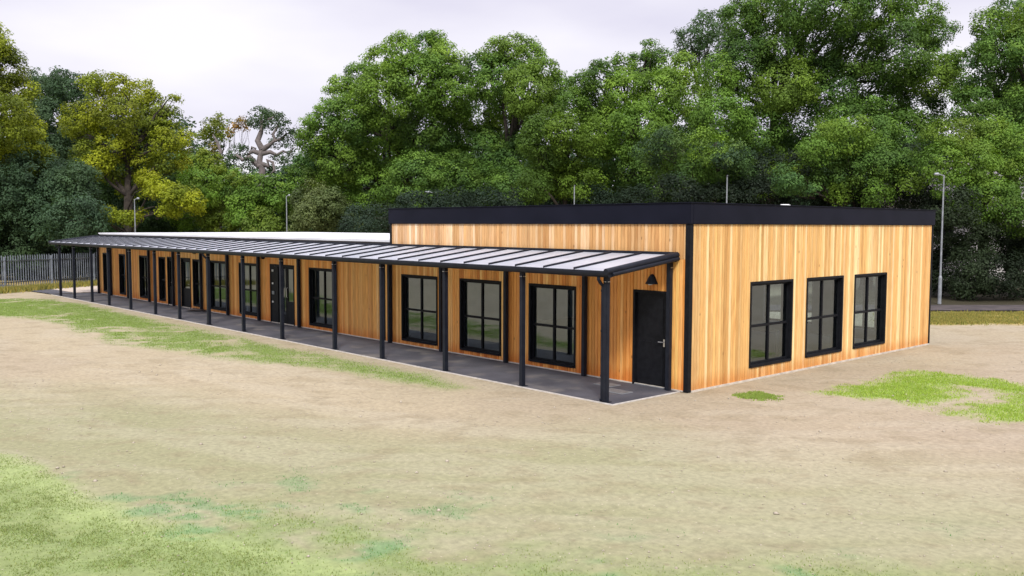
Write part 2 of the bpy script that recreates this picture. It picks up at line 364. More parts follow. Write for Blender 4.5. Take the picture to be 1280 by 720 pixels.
o = blades('grass', 520000, (-36, -2.5, -7.5, -2.2), lambda k, x, y: k['strip']**2*.35, (.015, .04), (.22, .30, .08), .3, .008)
tag(o, 'green grass strip along the tarmac kerb under the canopy', 'grass')
o = blades('weeds', 260000, (-1, 12, -12.8, 2), lambda k, x, y: k['em']*.55, (.01, .03), (.12, .26, .10), .3, .006)
tag(o, 'scattered emerald weeds sprouting in the thin foreground turf', 'weeds')
# small stones and clods
n = 6000; x = RNG.uniform(-12, 12, n); y = RNG.uniform(-12, 12, n); keep = ~((x < .2) & (y > -2.4)); x = x[keep]; y = y[keep]; n = len(x)
oc = np.array([(1, 0, 0), (0, 1, 0), (-1, 0, 0), (0, -1, 0), (0, 0, 1), (0, 0, -.4)]); of = np.array([(0, 1, 4), (1, 2, 4), (2, 3, 4), (3, 0, 4), (1, 0, 5), (2, 1, 5), (3, 2, 5), (0, 3, 5)])
sz = RNG.uniform(.006, .02, n)*(1+1.2*(RNG.random(n) > .96))
V = oc[None]*RNG.uniform(.6, 1.3, (n, 6, 1))*sz[:, None, None]*np.array([1, 1, .7])+np.stack([x, y, gz(x, y)+.002], -1)[:, None]
V = V.reshape(-1, 3); Q = (of[None]+6*np.arange(n)[:, None, None]).reshape(-1, 3)
c = np.repeat(np.array([(.42, .36, .28)])*RNG.uniform(.4, 1.25, (n, 1)), 8, 0)
o = raw_mesh('pebbles', V, Q, simple('stone', (.3, .26, .2), (.42, .37, .30), 20, .9), cols=c); tag(o, 'small stones and clods scattered over the bare soil', 'stones', kind='stuff')

# tarmac slab, kerb edging, paths
SX = -.17; SY = -2.17
mb = MB(); mb.box(-37.2, SX-.05, SY+.05, -.006, -.15, .0); tag(mb.build('tarmac_walkway', M['tarmac']), kind='structure')
mb = MB(); mb.box(-37.2, SX, SY, SY+.046, -.15, .008, bev=.006); mb.box(SX-.046, SX, SY+.05, -.02, -.15, .008, bev=.006)
tag(mb.build('kerb_edging', M['kerb']), kind='structure')
def sheet(name, pts, z, mt):
    mb = MB(); n = len(pts); mb.v = [(p[0], p[1], z) for p in pts]; mb.f = [tuple(range(n))]; mb.c = [None]
    o = mb.build(name, mt)
    if o.data.polygons[0].normal.z < 0: o.data.flip_normals()
    return tag(o, kind='structure')
sheet('path', [(-37.2, -2.15), (-37.2, -1.0), (-44, -1.4), (-60, -6), (-60, -8), (-46, -3.6), (-41, -2.4)], .03, M['tarmac'])
sheet('path', [(-37.2, -.98), (-37.2, 3.0), (-40, 6), (-44, 5), (-43, 1), (-44.5, -1.38)], .034, simple('pale_gravel', (.40, .33, .27), (.5, .43, .36), 6, .95))
pA = ground_at(1000, 389.5)[:2]; pB = ground_at(1600, 389.5)[:2]; d_ = (pB-pA)/np.linalg.norm(pB-pA); n_ = np.array([-d_[1], d_[0]])
sheet('footpath', [pA-d_*25, pB+d_*20, pB+d_*20+n_*2.6, pA-d_*25+n_*2.6], .05, simple('worn_dark_path', (.035, .028, .030), (.075, .060, .058), 1.6, .95))

# ------------------------------------------------------------------ the building
BX0 = -36.72; BD = 11.85; TX = -10.82; ZT = 3.97; ZF = 3.54; ZL = 3.04
bld = empty('classroom_building'); tag(bld, 'long single storey classroom building clad in honey coloured vertical cedar boards', 'building')
FW = [(-4.85, -3.24), (-7.57, -5.90), (-10.28, -8.56), (-15.62, -13.88), (-20.85, -19.38), (-23.55, -21.95), (-25.10, -24.36), (-28.75, -28.02), (-31.10, -30.02), (-33.76, -32.92), (-36.05, -35.2)]
WZ = (.13, 2.07)
DOORS = [(-1.49, -.53), (-18.36, -16.62), (-26.30, -25.33), (-27.78, -27.12)]
DZ = (0.02, 2.10)
BW = [(-2.9, -1.1), (-5.5, -3.7), (-8.6, -6.8), (-14.6, -12.8), (-18.4, -16.6), (-23.4, -21.6), (-27.4, -25.6), (-33.0, -31.2)]; OPB = [(a, b, .3, 2.2) for a, b in BW]
GW = [(2.28, 4.09), (4.73, 6.54), (7.14, 8.96)]; GZ = (.28, 2.24)
OPF = [(a, b, WZ[0], WZ[1]) for a, b in FW]+[(a, b, 0, DZ[1]) for a, b in DOORS]
OPG = [(a, b, GZ[0], GZ[1]) for a, b in GW]
def cut(s0, s1, z0, z1, ops):
    """rectangles of wall left in column s0..s1 after the openings are taken out"""
    segs = [(z0, z1)]; mid = (s0+s1)/2
    for a, b, p, q in ops:
        if a-1e-6 < mid < b+1e-6:
            new = []
            for u, v in segs:
                if q <= u or p >= v: new.append((u, v)); continue
                if p > u: new.append((u, p))
                if q < v: new.append((q, v))
            segs = new
    return segs
def columns(s0, s1, ops, pitch=None):
    e = {s0, s1}
    for a, b, _, _ in ops:
        for q in (a, b):
            if s0 < q < s1: e.add(q)
    if pitch:
        k = s0
        while k < s1: e.add(k); k += pitch
    return sorted(e)
def wall_solid(mb, s0, s1, zf, ops, d0, d1, front=True):
    e = columns(s0, s1, ops)
    for a, b in zip(e[:-1], e[1:]):
        for u, v in cut(a, b, 0.0, zf, ops):
            if front: mb.box(a, b, d0, d1, u, v)
            else: mb.box(-d1, -d0, a, b, u, v)
BASEP = [(.62, .36, .145), (.56, .30, .105), (.68, .43, .20), (.50, .255, .085), (.72, .47, .235), (.60, .325, .115), (.58, .33, .13)]
REDP = [(.56, .285, .105), (.50, .235, .080), (.60, .33, .135), (.46, .205, .066), (.62, .36, .155)]
def boardcol(pal, tint=(1, 1, 1)):
    c = np.array(random.choice(pal))*random.uniform(.86, 1.10)*np.array(tint); return tuple(float(min(v, .85)) for v in c)
def clad(mb, s0, s1, z0, zf, ops, front=True, pal=BASEP, tintf=None, gap=.009):
    k = s0; pitch = .0955
    while k < s1-1e-4:
        a = k; bnd = min(k+pitch, s1); k = bnd
        col = boardcol(pal, tintf((a+bnd)/2) if tintf else (1, 1, 1))
        e = [a+gap/2]+[q for o_ in ops for q in o_[:2] if a+gap/2 < q < bnd-gap/2]+[bnd-gap/2]; e = sorted(set(e))
        jt = random.uniform(-.0018, .0018)
        for p, q in zip(e[:-1], e[1:]):
            if q-p < .012: continue
            for u, v in cut(p, q, z0, zf, ops):
                if front: board(mb, p, q, u, v, 0+jt, col)
                else: boardg(mb, p, q, u, v, 0+jt, col)
def board(mb, x0, x1, z0, z1, y, col):
    c = min(.004, (x1-x0)/4)
    mb.quad((x0+c, y, z0), (x1-c, y, z0), (x1-c, y, z1), (x0+c, y, z1), col)
    mb.quad((x0, y+.018, z0), (x0+c, y, z0), (x0+c, y, z1), (x0, y+.018, z1), col)
    mb.quad((x1-c, y, z0), (x1, y+.018, z0), (x1, y+.018, z1), (x1-c, y, z1), col)
    mb.quad((x0+c, y, z1), (x1-c, y, z1), (x1, y+.018, z1), (x0, y+.018, z1), col)
    mb.quad((x0, y+.018, z0), (x1, y+.018, z0), (x1-c, y, z0), (x0+c, y, z0), col)
def boardg(mb, y0, y1, z0, z1, x, col):
    c = min(.004, (y1-y0)/4)
    mb.quad((x, y0+c, z0), (x, y1-c, z0), (x, y1-c, z1), (x, y0+c, z1), col)
    mb.quad((x-.018, y0, z0), (x, y0+c, z0), (x, y0+c, z1), (x-.018, y0, z1), col)
    mb.quad((x, y1-c, z0), (x-.018, y1, z0), (x-.018, y1, z1), (x, y1-c, z1), col)
    mb.quad((x, y0+c, z1), (x, y1-c, z1), (x-.018, y1, z1), (x-.018, y0, z1), col)
    mb.quad((x-.018, y0, z0), (x-.018, y1, z0), (x, y1-c, z0), (x, y0+c, z0), col)
# solid walls (dark backing and plastered inside)
mb = MB()
wall_solid(mb, TX, -.12, ZF, OPF, .02, .12); wall_solid(mb, BX0+.1, TX, ZL-.06, OPF, .02, .12)
wall_solid(mb, .12, BD-.1, ZF, OPG, .02, .12, False)
mb.box(BX0+.02, BX0+.1, .02, BD-.02, 0, ZL-.06); wall_solid(mb, BX0+.1, -.02, ZL-.06, OPB, BD-.1, BD-.02)
mb.box(-.12, -.02, .02, .12, 0, ZF)
mb.box(TX, -.02, BD-.1, BD-.02, ZL-.055, ZF); mb.box(TX, TX+.1, .125, BD-.105, ZL-.055, ZF)
mb.build('wall_core', M['backing'], bld)
mb = MB()
wall_solid(mb, BX0+.2, -.25, 2.75, OPF, .122, .25); wall_solid(mb, .25, BD-.2, 2.75, OPG, .122, .25, False)
mb.box(BX0+.101, BX0+.2, .12, BD-.1, 0, 2.75); wall_solid(mb, BX0+.2, -.25, 2.75, OPB, BD-.2, BD-.101)
for xp in (-3.1-9.2, -5.72-15, -29.0): mb.box(xp-.05, xp+.05, .255, BD-.21, 0, 2.75)

mb.box(BX0+.2, -.25, .25, BD-.2, 2.76, 2.80)
mb.build('inner_wall', M['inner'], bld)
mb = MB(); mb.box(BX0+.2, -.13, .26, BD-.2, -.02, .015); mb.build('floor', M['carpet'], bld)
# cladding
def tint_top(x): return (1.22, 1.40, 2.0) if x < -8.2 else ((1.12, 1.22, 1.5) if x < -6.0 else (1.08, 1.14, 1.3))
def tint_mod(x):
    k = int((-x)/2.68); return [(1.28, 1.02, .66), (1.24, 1.0, .66), (1.28, 1.08, .76), (1.22, 1.10, .82), (1.24, 1.18, .94)][k % 5]
mb = MB(); clad(mb, TX+.06, -.10, .03, 2.80, OPF, True, BASEP+BASEP+REDP, tint_mod)
clad(mb, BX0+.10, TX-.05, .03, 2.92, OPF, True, BASEP+BASEP+REDP, tint_mod)
mb.build('cladding', M['cedar'], bld)
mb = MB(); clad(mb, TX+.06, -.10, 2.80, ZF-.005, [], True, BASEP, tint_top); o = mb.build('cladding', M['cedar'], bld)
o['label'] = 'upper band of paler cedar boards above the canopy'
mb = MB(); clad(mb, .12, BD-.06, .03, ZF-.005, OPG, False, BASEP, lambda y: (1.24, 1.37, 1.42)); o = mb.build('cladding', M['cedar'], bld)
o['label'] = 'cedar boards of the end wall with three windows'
# plinth strips, corner trims
mb = MB(); mb.box(BX0+.1, -.12, -.012, .02, .002, .03); mb.box(-.02, .022, .12, BD-.02, -.06, .028); mb.build('plinth', M['plinth'], bld)
mb = MB(); mb.box(-.10, .012, -.014, .115, .0, ZF, bev=.004); mb.build('corner_trim', M['black'], bld)
mb = MB(); mb.box(-.08, .014, BD-.06, BD+.01, .0, ZF, bev=.004); mb.build('corner_trim', M['black'], bld)
mb = MB(); mb.box(BX0, BX0+.10, -.014, .06, .0, ZL-.02, bev=.004); mb.build('corner_trim', M['black'], bld)
mb = MB(); mb.box(TX-.03, TX+.06, -.016, .06, 2.6, ZF, bev=.004); mb.build('corner_trim', M['black'], bld)
mb = MB(); mb.box(-11.18, -11.12, -.012, .02, .03, 2.9); mb.build('corner_trim', M['black'], bld)
# fascia and roofs
mb = MB()
mb.box(TX-.05, .045, -.045, .06, ZF, ZT, bev=.006); mb.box(-.06, .045, .062, BD+.045, ZF, ZT, bev=.006)
mb.box(TX-.05, -.062, BD-.06, BD+.045, ZF, ZT, bev=.006); mb.box(TX-.05, TX+.05, .062, BD-.062, ZF-.5, ZT, bev=.006)
fa = mb.build('fascia', M['fascia'], bld)
mb = MB(); t_ = .022
mb.box(TX-.07, .07, -.07, .10, ZT+.002, ZT+t_, bev=.004); mb.box(-.10, .07, .102, BD+.07, ZT+.002, ZT+t_, bev=.004)
mb.box(TX-.07, -.102, BD-.1, BD+.07, ZT+.002, ZT+t_, bev=.004); mb.box(TX-.07, TX+.1, .102, BD-.102, ZT+.002, ZT+t_, bev=.004)
cp = mb.build('coping', M['fascia'], fa)
mb = MB(); mb.box(TX+.1, -.1, .1, BD-.1, 3.55, 3.60); rf = mb.build('roof', M['membrane'], bld)
mb = MB(); mb.box(BX0-.04, TX-.06, .03, BD+.04, ZL-.055, ZL+.03, bev=.01); rf2 = mb.build('roof', M['membrane'], bld); rf2['label'] = 'low flat pale roof of the long wing'
# rooflights peeping over the parapet
for (x, y) in ((-8.0, 5.2), (-6.0, 5.8), (-3.6, 5.5), (-2.0, 7.0)):
    mb = MB(); mb.box(x-.2, x+.2, y-.2, y+.2, 3.6, 3.98); mb.v += []; mb.tube([(x, y, 3.98), (x, y, 4.05), (x, y, 4.10)], [.26, .22, .1], 12)
    mb.build('rooflight', M['white'], rf)
# windows
def bar(front, s0, s1, d0, d1, z0, z1, mb, bev=0):
    if front: mb.box(s0, s1, d0, d1, z0, z1, bev=bev)
    else: mb.box(-d1, -d0, s0, s1, z0, z1, bev=bev)
def window(s0, s1, z0, z1, front=True, narrow=False):
    mb = MB(); e = .055; p0, p1 = -.018, .135
    bar(front, s0-.004, s0+e, p0, p1, z0, z1, mb, .004); bar(front, s1-e, s1+.004, p0, p1, z0, z1, mb, .004)
    bar(front, s0+e, s1-e, p0+.001, p1, z1-e, z1+.003, mb, .004); bar(front, s0+e, s1-e, p0-.012, p1, z0-.004, z0+e, mb, .004)
    # sash
    a, b, c, d = s0+e, s1-e, z0+e, z1-e; q = .048
    bar(front, a, a+q, .07, .125, c, d, mb, .004); bar(front, b-q, b, .07, .125, c, d, mb, .004)
    bar(front, a+q, b-q, .071, .124, d-q, d, mb, .004); bar(front, a+q, b-q, .071, .124, c, c+q, mb, .004)
    w = mb.build('window', M['black'], bld)
    mb = MB(); mid = (a+b)/2; zm = c+(d-c)*.475
    if not narrow:
        bar(front, mid-.03, mid+.03, .066, .126, c+q, d-q, mb, .004)
    bar(front, a+q, (mid-.031) if not narrow else b-q, .067, .125, zm-.028, zm+.028, mb, .004)
    if not narrow: bar(front, mid+.031, b-q, .067, .125, zm-.028, zm+.028, mb, .004)
    mb.build('glazing_bar', M['black'], w)
    mb = MB()
    if front: mb.quad((a+q-.005, .1, c+q-.005), (b-q+.005, .1, c+q-.005), (b-q+.005, .1, d-q+.005), (a+q-.005, .1, d-q+.005))
    else: mb.quad((-.1, a+q-.005, c+q-.005), (-.1, b-q+.005, c+q-.005), (-.1, b-q+.005, d-q+.005), (-.1, a+q-.005, d-q+.005))
    mb.build('pane', M['glass'], w)
    # pale inner reveal lining
    mb = MB()
    bar(front, s0-.02, s0+.012, .14, .30, z0-.02, z1+.02, mb); bar(front, s1-.012, s1+.02, .14, .30, z0-.02, z1+.02, mb)
    bar(front, s0+.012, s1-.012, .14, .33, z0-.02, z0+.012, mb); bar(front, s0+.012, s1-.012, .14, .30, z1-.012, z1+.02, mb)
    mb.build('reveal', M['inner'], w)
    return w
for a, b in FW: window(a, b, WZ[0], WZ[1], True, b-a < .95)
for a, b in GW: window(a, b, GZ[0], GZ[1], False)
for a, b in BW:
    mb = MB(); z0, z1 = .3, 2.2; y0, y1 = BD-.12, BD
    mb.box(a, a+.06, y0, y1, z0, z1); mb.box(b-.06, b, y0, y1, z0, z1); mb.box(a+.06, b-.06, y0, y1, z0, z0+.06); mb.box(a+.06, b-.06, y0, y1, z1-.06, z1)
    mb.box((a+b)/2-.03, (a+b)/2+.03, y0+.01, y1-.01, z0+.06, z1-.06)
    w_ = mb.build('window', M['black'], bld); mb = MB(); mb.quad((a+.05, BD-.06, z0+.05), (b-.05, BD-.06, z0+.05), (b-.05, BD-.06, z1-.05), (a+.05, BD-.06, z1-.05)); mb.build('pane', M['glass'], w_)
# plain end door
def doorframe(x0, x1, z1):
    mb = MB(); e = .06
    mb.box(x0-.003, x0+e, -.02, .12, .0, z1, bev=.004); mb.box(x1-e, x1+.003, -.02, .12, .0, z1, bev=.004); mb.box(x0+e, x1-e, -.019, .12, z1-e, z1+.002, bev=.004)
    return mb
def handle(par, x, y, z, sgn):
    mb = MB(); mb.box(x-.02, x+.02, y-.012, y, z-.10, z+.06, bev=.003); mb.tube([(x, y-.01, z), (x, y-.055, z), (x+sgn*.12, y-.06, z)], .011, 8)
    mb.build('handle', M['chrome'], par)
d = doorframe(-1.49, -.53, 2.10); d = d.build('door', M['black'], bld); d['label'] = 'plain solid black door at the near end'
mb = MB(); mb.box(-1.425, -.595, .045, .095, .03, 2.035, bev=.004)
mb.box(-1.33, -.69, .038, .044, .16, .98, bev=.003); mb.box(-1.33, -.69, .038, .044, 1.10, 1.93, bev=.003); mb.build('door_leaf', M['black'], d); handle(d, -.66, .045, 1.0, -1)
mb = MB(); mb.box(-1.43, -.59, -.02, .12, .004, .022); mb.build('threshold', M['steel'], d)
# entrance doors
d = doorframe(-18.36, -16.62, 2.10); d = d.build('door', M['black'], bld); d['label'] = 'glazed entrance door pair with pull handles'
for (p, q, hx) in ((-17.78, -17.26, -17.32), (-17.24, -16.69, -17.18)):
    mb = MB(); mb.box(p, p+.07, .04, .09, .03, 2.03, bev=.003); mb.box(q-.07, q, .04, .09, .03, 2.03, bev=.003)
    mb.box(p+.07, q-.07, .041, .089, 1.95, 2.03); mb.box(p+.07, q-.07, .045, .085, .03, .82 if q > -17 else .34)
    lf = mb.build('door_leaf', M['black'], d)
    mb = MB(); mb.quad((p+.06, .065, .34 if q < -17 else .82), (q-.06, .065, .34 if q < -17 else .82), (q-.06, .065, 1.96), (p+.06, .065, 1.96)); mb.build('pane', M['glass'], lf)
    mb = MB(); mb.tube([(hx, .04, .95), (hx, -.01, .97), (hx, -.01, 1.28), (hx, .04, 1.30)], .013, 8); mb.build('handle', M['chrome'], lf)
mb = MB(); mb.box(-18.30, -17.79, .0, .05, .03, 2.03, bev=.004); sp_ = mb.build('side_panel', M['black'], d)
for z, w in ((.72, .05), (1.02, .09), (1.38, .05), (1.83, .06)):
    mb = MB(); mb.box(-18.20, -18.20+w*1.5, -.03, .0, z, z+w*1.3, bev=.006); mb.build('latch', M['white'] if w < .08 else M['steel'], sp_)
for (x0, x1) in DOORS[2:]:
    d = doorframe(x0, x1, 2.10).build('door', M['black'], bld); d['label'] = 'narrow black glazed door in the far wing'
    mb = MB(); mb.box(x0+.065, x0+.15, .04, .09, .03, 2.03); mb.box(x1-.15, x1-.065, .04, .09, .03, 2.03); mb.box(x0+.15, x1-.15, .041, .089, .03, .82); mb.box(x0+.15, x1-.15, .041, .089, 1.92, 2.03)
    lf = mb.build('door_leaf', M['black'], d)
    mb = MB(); mb.quad((x0+.14, .065, .8), (x1-.14, .065, .8), (x1-.14, .065, 1.93), (x0+.14, .065, 1.93)); mb.build('pane', M['glass'], lf)
    handle(lf, x1-.13, .04, 1.0, -1)
# bulkhead lamp above the end door
mb = MB(); cx = -.97; prof = [(.0, .215), (.045, .20), (.085, .15), (.12, .07), (.15, .02), (.155, 0)]
n0 = 0; seg = 14
for (r, h) in prof:
    for k in range(seg):
        w = math.pi*k/(seg-1); mb.v.append((cx-r*math.cos(w), -.002-r*math.sin(w)*.95, 2.245+h))
for i in range(len(prof)-1):
    for k in range(seg-1): mb.f.append((i*seg+k, i*seg+k+1, (i+1)*seg+k+1, (i+1)*seg+k)); mb.c.append(None)
mb.f.append(tuple(range((len(prof)-1)*seg, len(prof)*seg))); mb.c.append(None)
wl = mb.build('wall_lamp', M['canopy'], bld, smooth=True)
mb = MB(); mb.tube([(cx, -.07, 2.243), (cx, -.07, 2.225)], [.05, .045], 12); mb.build('lens', M['white'], wl)
# dome camera over the entrance
mb = MB(); mb.tube([(-18.62, .0, 2.36), (-18.62, -.09, 2.36)], .045, 10); sc_ = mb.build('security_camera', M['white'], bld)
bm = bmesh.new(); bmesh.ops.create_uvsphere(bm, u_segments=12, v_segments=8, radius=.075, matrix=Matrix.Translation((-18.62, -.14, 2.33))); me = bpy.data.meshes.new('dome'); bm.to_mesh(me); bm.free(); me.materials.append(M['black']); o = bpy.data.objects.new('dome', me); COL.objects.link(o); o.parent = sc_
mb = MB(); mb.box(-18.73, -18.51, -.22, -.06, 2.40, 2.43, bev=.01); mb.build('hood', M['white'], sc_)
# wall boxes near the far doors
mb = MB(); mb.box(-24.05-.9, -24.05-.7, -.08, 0, 2.3, 2.42, bev=.01); mb.build('wall_lamp', M['black'], bld)

# furniture seen faintly through the end windows
def table(x, y, lab):
    t = empty('table', (x, y, 0)); tag(t, lab, 'table', 'classroom tables inside')
    mb = MB(); mb.box(-.6, .6, -.3, .3, .70, .73, bev=.005); o = mb.build('table_top', M['table'], t)
    for sx in (-.55, .55):
        for sy in (-.25, .25):
            mb = MB(); mb.tube([(sx, sy, .015), (sx, sy, .70)], .018, 6); mb.build('leg', M['chrome'], t)
table(-1.9, 3.6, 'pale laminate table seen inside through the nearest end wall window')
table(-2.2, 5.9, 'pale laminate table seen inside through the middle end wall window')

# ------------------------------------------------------------------ canopy
can = empty('canopy', (0, -1.1, 0)); tag(can, 'long lean-to canopy on slim black posts with opal roof panels before the cedar wall', 'canopy')
PF = [-.46, -2.89, -5.60, -8.28, -10.63, -13.68, -16.28, -18.93, -21.50, -23.84, -26.50, -29.08, -31.3, -33.8, -35.95]
PBK = [-.44, -2.89, -5.62, -8.29, -10.78, -13.85, -16.18, -19.12, -21.70, -24.13, -26.97, -29.75, -32.4, -34.75, -36.55]
CX0, CX1 = -36.95, -.30; YF, ZFc = -2.19, 2.615; YB, ZB = -.03, 2.885
def zc(y): return ZFc+(ZB-ZFc)*(y-YF)/(YB-YF)
def cpart(o): o.data.transform(Matrix.Translation((0, 1.1, 0))); return o
for i, x in enumerate(PF):
    mb = MB(); mb.box(x-.05, x+.05, -2.10, -2.0, .0, 2.50, bev=.006); po = cpart(mb.build('post', M['canopy'], can))
    for dx in (-.022, .022):
        mb = MB(); mb.tube([(x+dx, -2.10, 2.40), (x+dx, -2.112, 2.40)], .011, 8); cpart(mb.build('bolt', M['chrome'], po))
    for dy in (-.022, .022):
        mb = MB(); mb.tube([(x+.05, -2.05+dy, 2.40), (x+.062, -2.05+dy, 2.40)], .011, 8); cpart(mb.build('bolt', M['chrome'], po))
    mb = MB(); mb.box(x-.085, x+.085, -2.135, -1.965, .001, .012); cpart(mb.build('base_plate', M['canopy'], po))
for x in PBK:
    mb = MB(); mb.box(x-.05, x+.05, -.135, -.035, .0, 2.74, bev=.006); po = cpart(mb.build('post', M['canopy'], can))
    if x > -1:
        for dy in (-.022, .022):
            mb = MB(); mb.tube([(x+.05, -.085+dy, 2.62), (x+.062, -.085+dy, 2.62)], .011, 8); cpart(mb.build('bolt', M['chrome'], po))
# beams
mb = MB(); mb.box(CX0+.3, CX1-.02, -2.11, -1.99, 2.50, 2.60, bev=.006); cpart(mb.build('beam', M['canopy'], can))
mb = MB(); mb.box(CX0, CX1, -.15, -.02, 2.74, 2.845, bev=.006); cpart(mb.build('beam', M['canopy'], can))
# wall flashing behind the sheet
mb = MB(); mb.box(CX0, CX1+.02, -.10, -.018, 2.875, 2.95, bev=.01); cpart(mb.build('flashing', M['canopy'], can))
# gutter: an ogee section swept along x
def sweepx(prof, x0, x1, mb):
    n = len(mb.v); k = len(prof)
    for xx in (x0, x1):
        for (y, z) in prof: mb.v.append((xx, y, z))
    for i in range(k): mb.f.append((n+i, n+(i+1) % k, n+k+(i+1) % k, n+k+i)); mb.c.append(None)
    mb.f.append(tuple(n+i for i in range(k))); mb.c.append(None); mb.f.append(tuple(n+k+i for i in range(k))[::-1]); mb.c.append(None)
mb = MB(); sweepx([(-2.12, 2.49), (-2.12, 2.605), (-2.215, 2.605), (-2.235, 2.622), (-2.25, 2.615), (-2.25, 2.57), (-2.235, 2.53), (-2.20, 2.50), (-2.16, 2.49)], CX0, CX1+.03, mb)
cpart(mb.build('gutter', M['canopy'], can))
# end beams with rounded top
for xe, sg in ((CX1, 1), (CX0, -1)):
    mb = MB(); mb.tube([(xe, -2.26, zc(-2.26)+.0), (xe, .0-.02, zc(0)+.005)], .062, 14); o = mb.build('end_beam', M['canopy'], can, smooth=False); cpart(o)
    mb = MB(); mb.tube([(xe+sg*.035, -2.12, zc(-2.12)-.075), (xe+sg*.035, -.03, zc(-.03)-.075)], .045, 10); cpart(mb.build('end_rail', M['canopy'], can))
# glazing bars and panels
nb = 42; step = (CX1-CX0)/nb; step = .8735
xs = [CX1-.02-step*i for i in range(nb+1)]
for i, x in enumerate(xs[1:-1]):
    mb = MB(); w = .024
    P = [(x-w, YF-.02, zc(YF-.02)), (x+w, YF-.02, zc(YF-.02)), (x+w, YB, zc(YB)), (x-w, YB, zc(YB))]
    n0 = len(mb.v)
    for dz in (-.05, .052): mb.v += [(p[0], p[1], p[2]+dz) for p in P]
    for f in ((0, 3, 2, 1), (4, 5, 6, 7), (0, 1, 5, 4), (1, 2, 6, 5), (2, 3, 7, 6), (3, 0, 4, 7)): mb.f.append(f); mb.c.append(None)
    cpart(mb.build('glazing_bar', M['canopy'], can))
for a, b in zip(xs[:-1], xs[1:]):
    if b < CX0: b = CX0+.05
    mb = MB(); n0 = 0
    P = [(b+.026, YF-.035, zc(YF-.035)), (a-.026, YF-.035, zc(YF-.035)), (a-.026, YB-.02, zc(YB-.02)), (b+.026, YB-.02, zc(YB-.02))]
    for dz in (.0, .016): mb.v += [(p[0], p[1], p[2]+dz) for p in P]
    for f in ((0, 3, 2, 1), (4, 5, 6, 7), (0, 1, 5, 4), (1, 2, 6, 5), (2, 3, 7, 6), (3, 0, 4, 7)): mb.f.append(f); mb.c.append(None)
    cpart(mb.build('roof_panel', M['opal'], can))
for x in (PF[0], PF[7], PF[14]):
    x = x-.09
    mb = MB(); mb.tube([(x, -2.19, 2.50), (x, -2.19, 2.44), (x, -2.12, 2.36), (x, -2.06, 2.31), (x, -2.06, 2.2), (x, -2.06, .06), (x, -2.10, .03)], .033, 10)
    dp = cpart(mb.build('downpipe', M['canopy'], can, smooth=False))
    for z in (.5, 1.4, 2.2):
        mb = MB(); mb.tube([(x, -2.06, z), (x, -2.06, z+.04)], .041, 10); mb.box(x, x+.05, -2.075, -2.045, z+.005, z+.035); cpart(mb.build('bracket', M['canopy'], dp))

# inspection covers set in the tarmac by the corner post
for (x0, x1, y0, y1, lb) in ((-2.02, -1.5, -.72, -.38, 'grey steel inspection cover in the tarmac nearer the cedar wall'), (-1.38, -.78, -1.18, -.82, 'larger grey steel inspection cover in the tarmac nearer the corner post')):
    o = empty('inspection_cover', ((x0+x1)/2, (y0+y1)/2, 0)); tag(o, lb, 'manhole cover', 'inspection covers')
    hx, hy = (x1-x0)/2, (y1-y0)/2
    mb = MB(); mb.box(-hx+.03, hx-.03, -hy+.03, hy-.03, .001, .012, bev=.002); mb.build('lid', M['cover'], o)
    mb = MB(); mb.box(-hx, hx, -hy, -hy+.025, .001, .010); mb.box(-hx, hx, hy-.025, hy, .001, .010); mb.box(-hx, -hx+.025, -hy+.026, hy-.026, .001, .010); mb.box(hx-.025, hx, -hy+.026, hy-.026, .001, .010); mb.build('frame', M['steel'], o)

# ------------------------------------------------------------------ lamp posts
def lamp(x, y, H, arm, lab, heavy=False):
    r = empty('lamp_post', (x, y, 0)); tag(r, lab, 'lamp post', 'lamp posts behind the building')
    mb = MB(); mb.tube([(0, 0, -.05), (0, 0, H)], [.05, .03], 10); mb.build('pole', M['steel'], r)
    if heavy:
        mb = MB(); mb.tube([(0, 0, 0), (0, 0, 1.2), (0, 0, 1.28)], [.08, .075, .05], 10); mb.build('base', M['steel'], r)
    a = Vector((r0[0], r0[1], 0))*arm
    mb = MB(); mb.tube([(0, 0, H-.02), (a.x*.6, a.y*.6, H+.03)], .022, 6); mb.build('arm', M['steel'], r)
    mb = MB(); c = a*.6; e = a*1.25
    mb.tube([(c.x, c.y, H+.03), ((c+(e-c)*.3).x, (c+(e-c)*.3).y, H+.05), (e.x, e.y, H+.05)], [.035, .075, .05], 8); mb.build('lamp_head', M['steel'], r)
def lampat(px, py, depth, arm, lab, heavy=False):
    p = at(px, py, depth); lamp(p[0], p[1], p[2], arm, lab, heavy)
lampat(168, 249, 57, .25, 'slim grey lamp post behind the far left end of the long roof')
lampat(358, 245, 61, .2, 'slim grey lamp post behind the middle of the low white roof')
lampat(547, 241, 60, -.7, 'slim grey lamp post with an arm, just above the left part of the dark fascia')
lampat(718, 233, 54, .0001, 'thin grey lamp post above the centre of the dark fascia')
lampat(909, 221, 46, .0001, 'thin grey lamp post above the fascia, right of the building corner')
lampat(1180, 219, 40.5, -.35, 'tall galvanised lamp post with thick base standing right of the building', True)

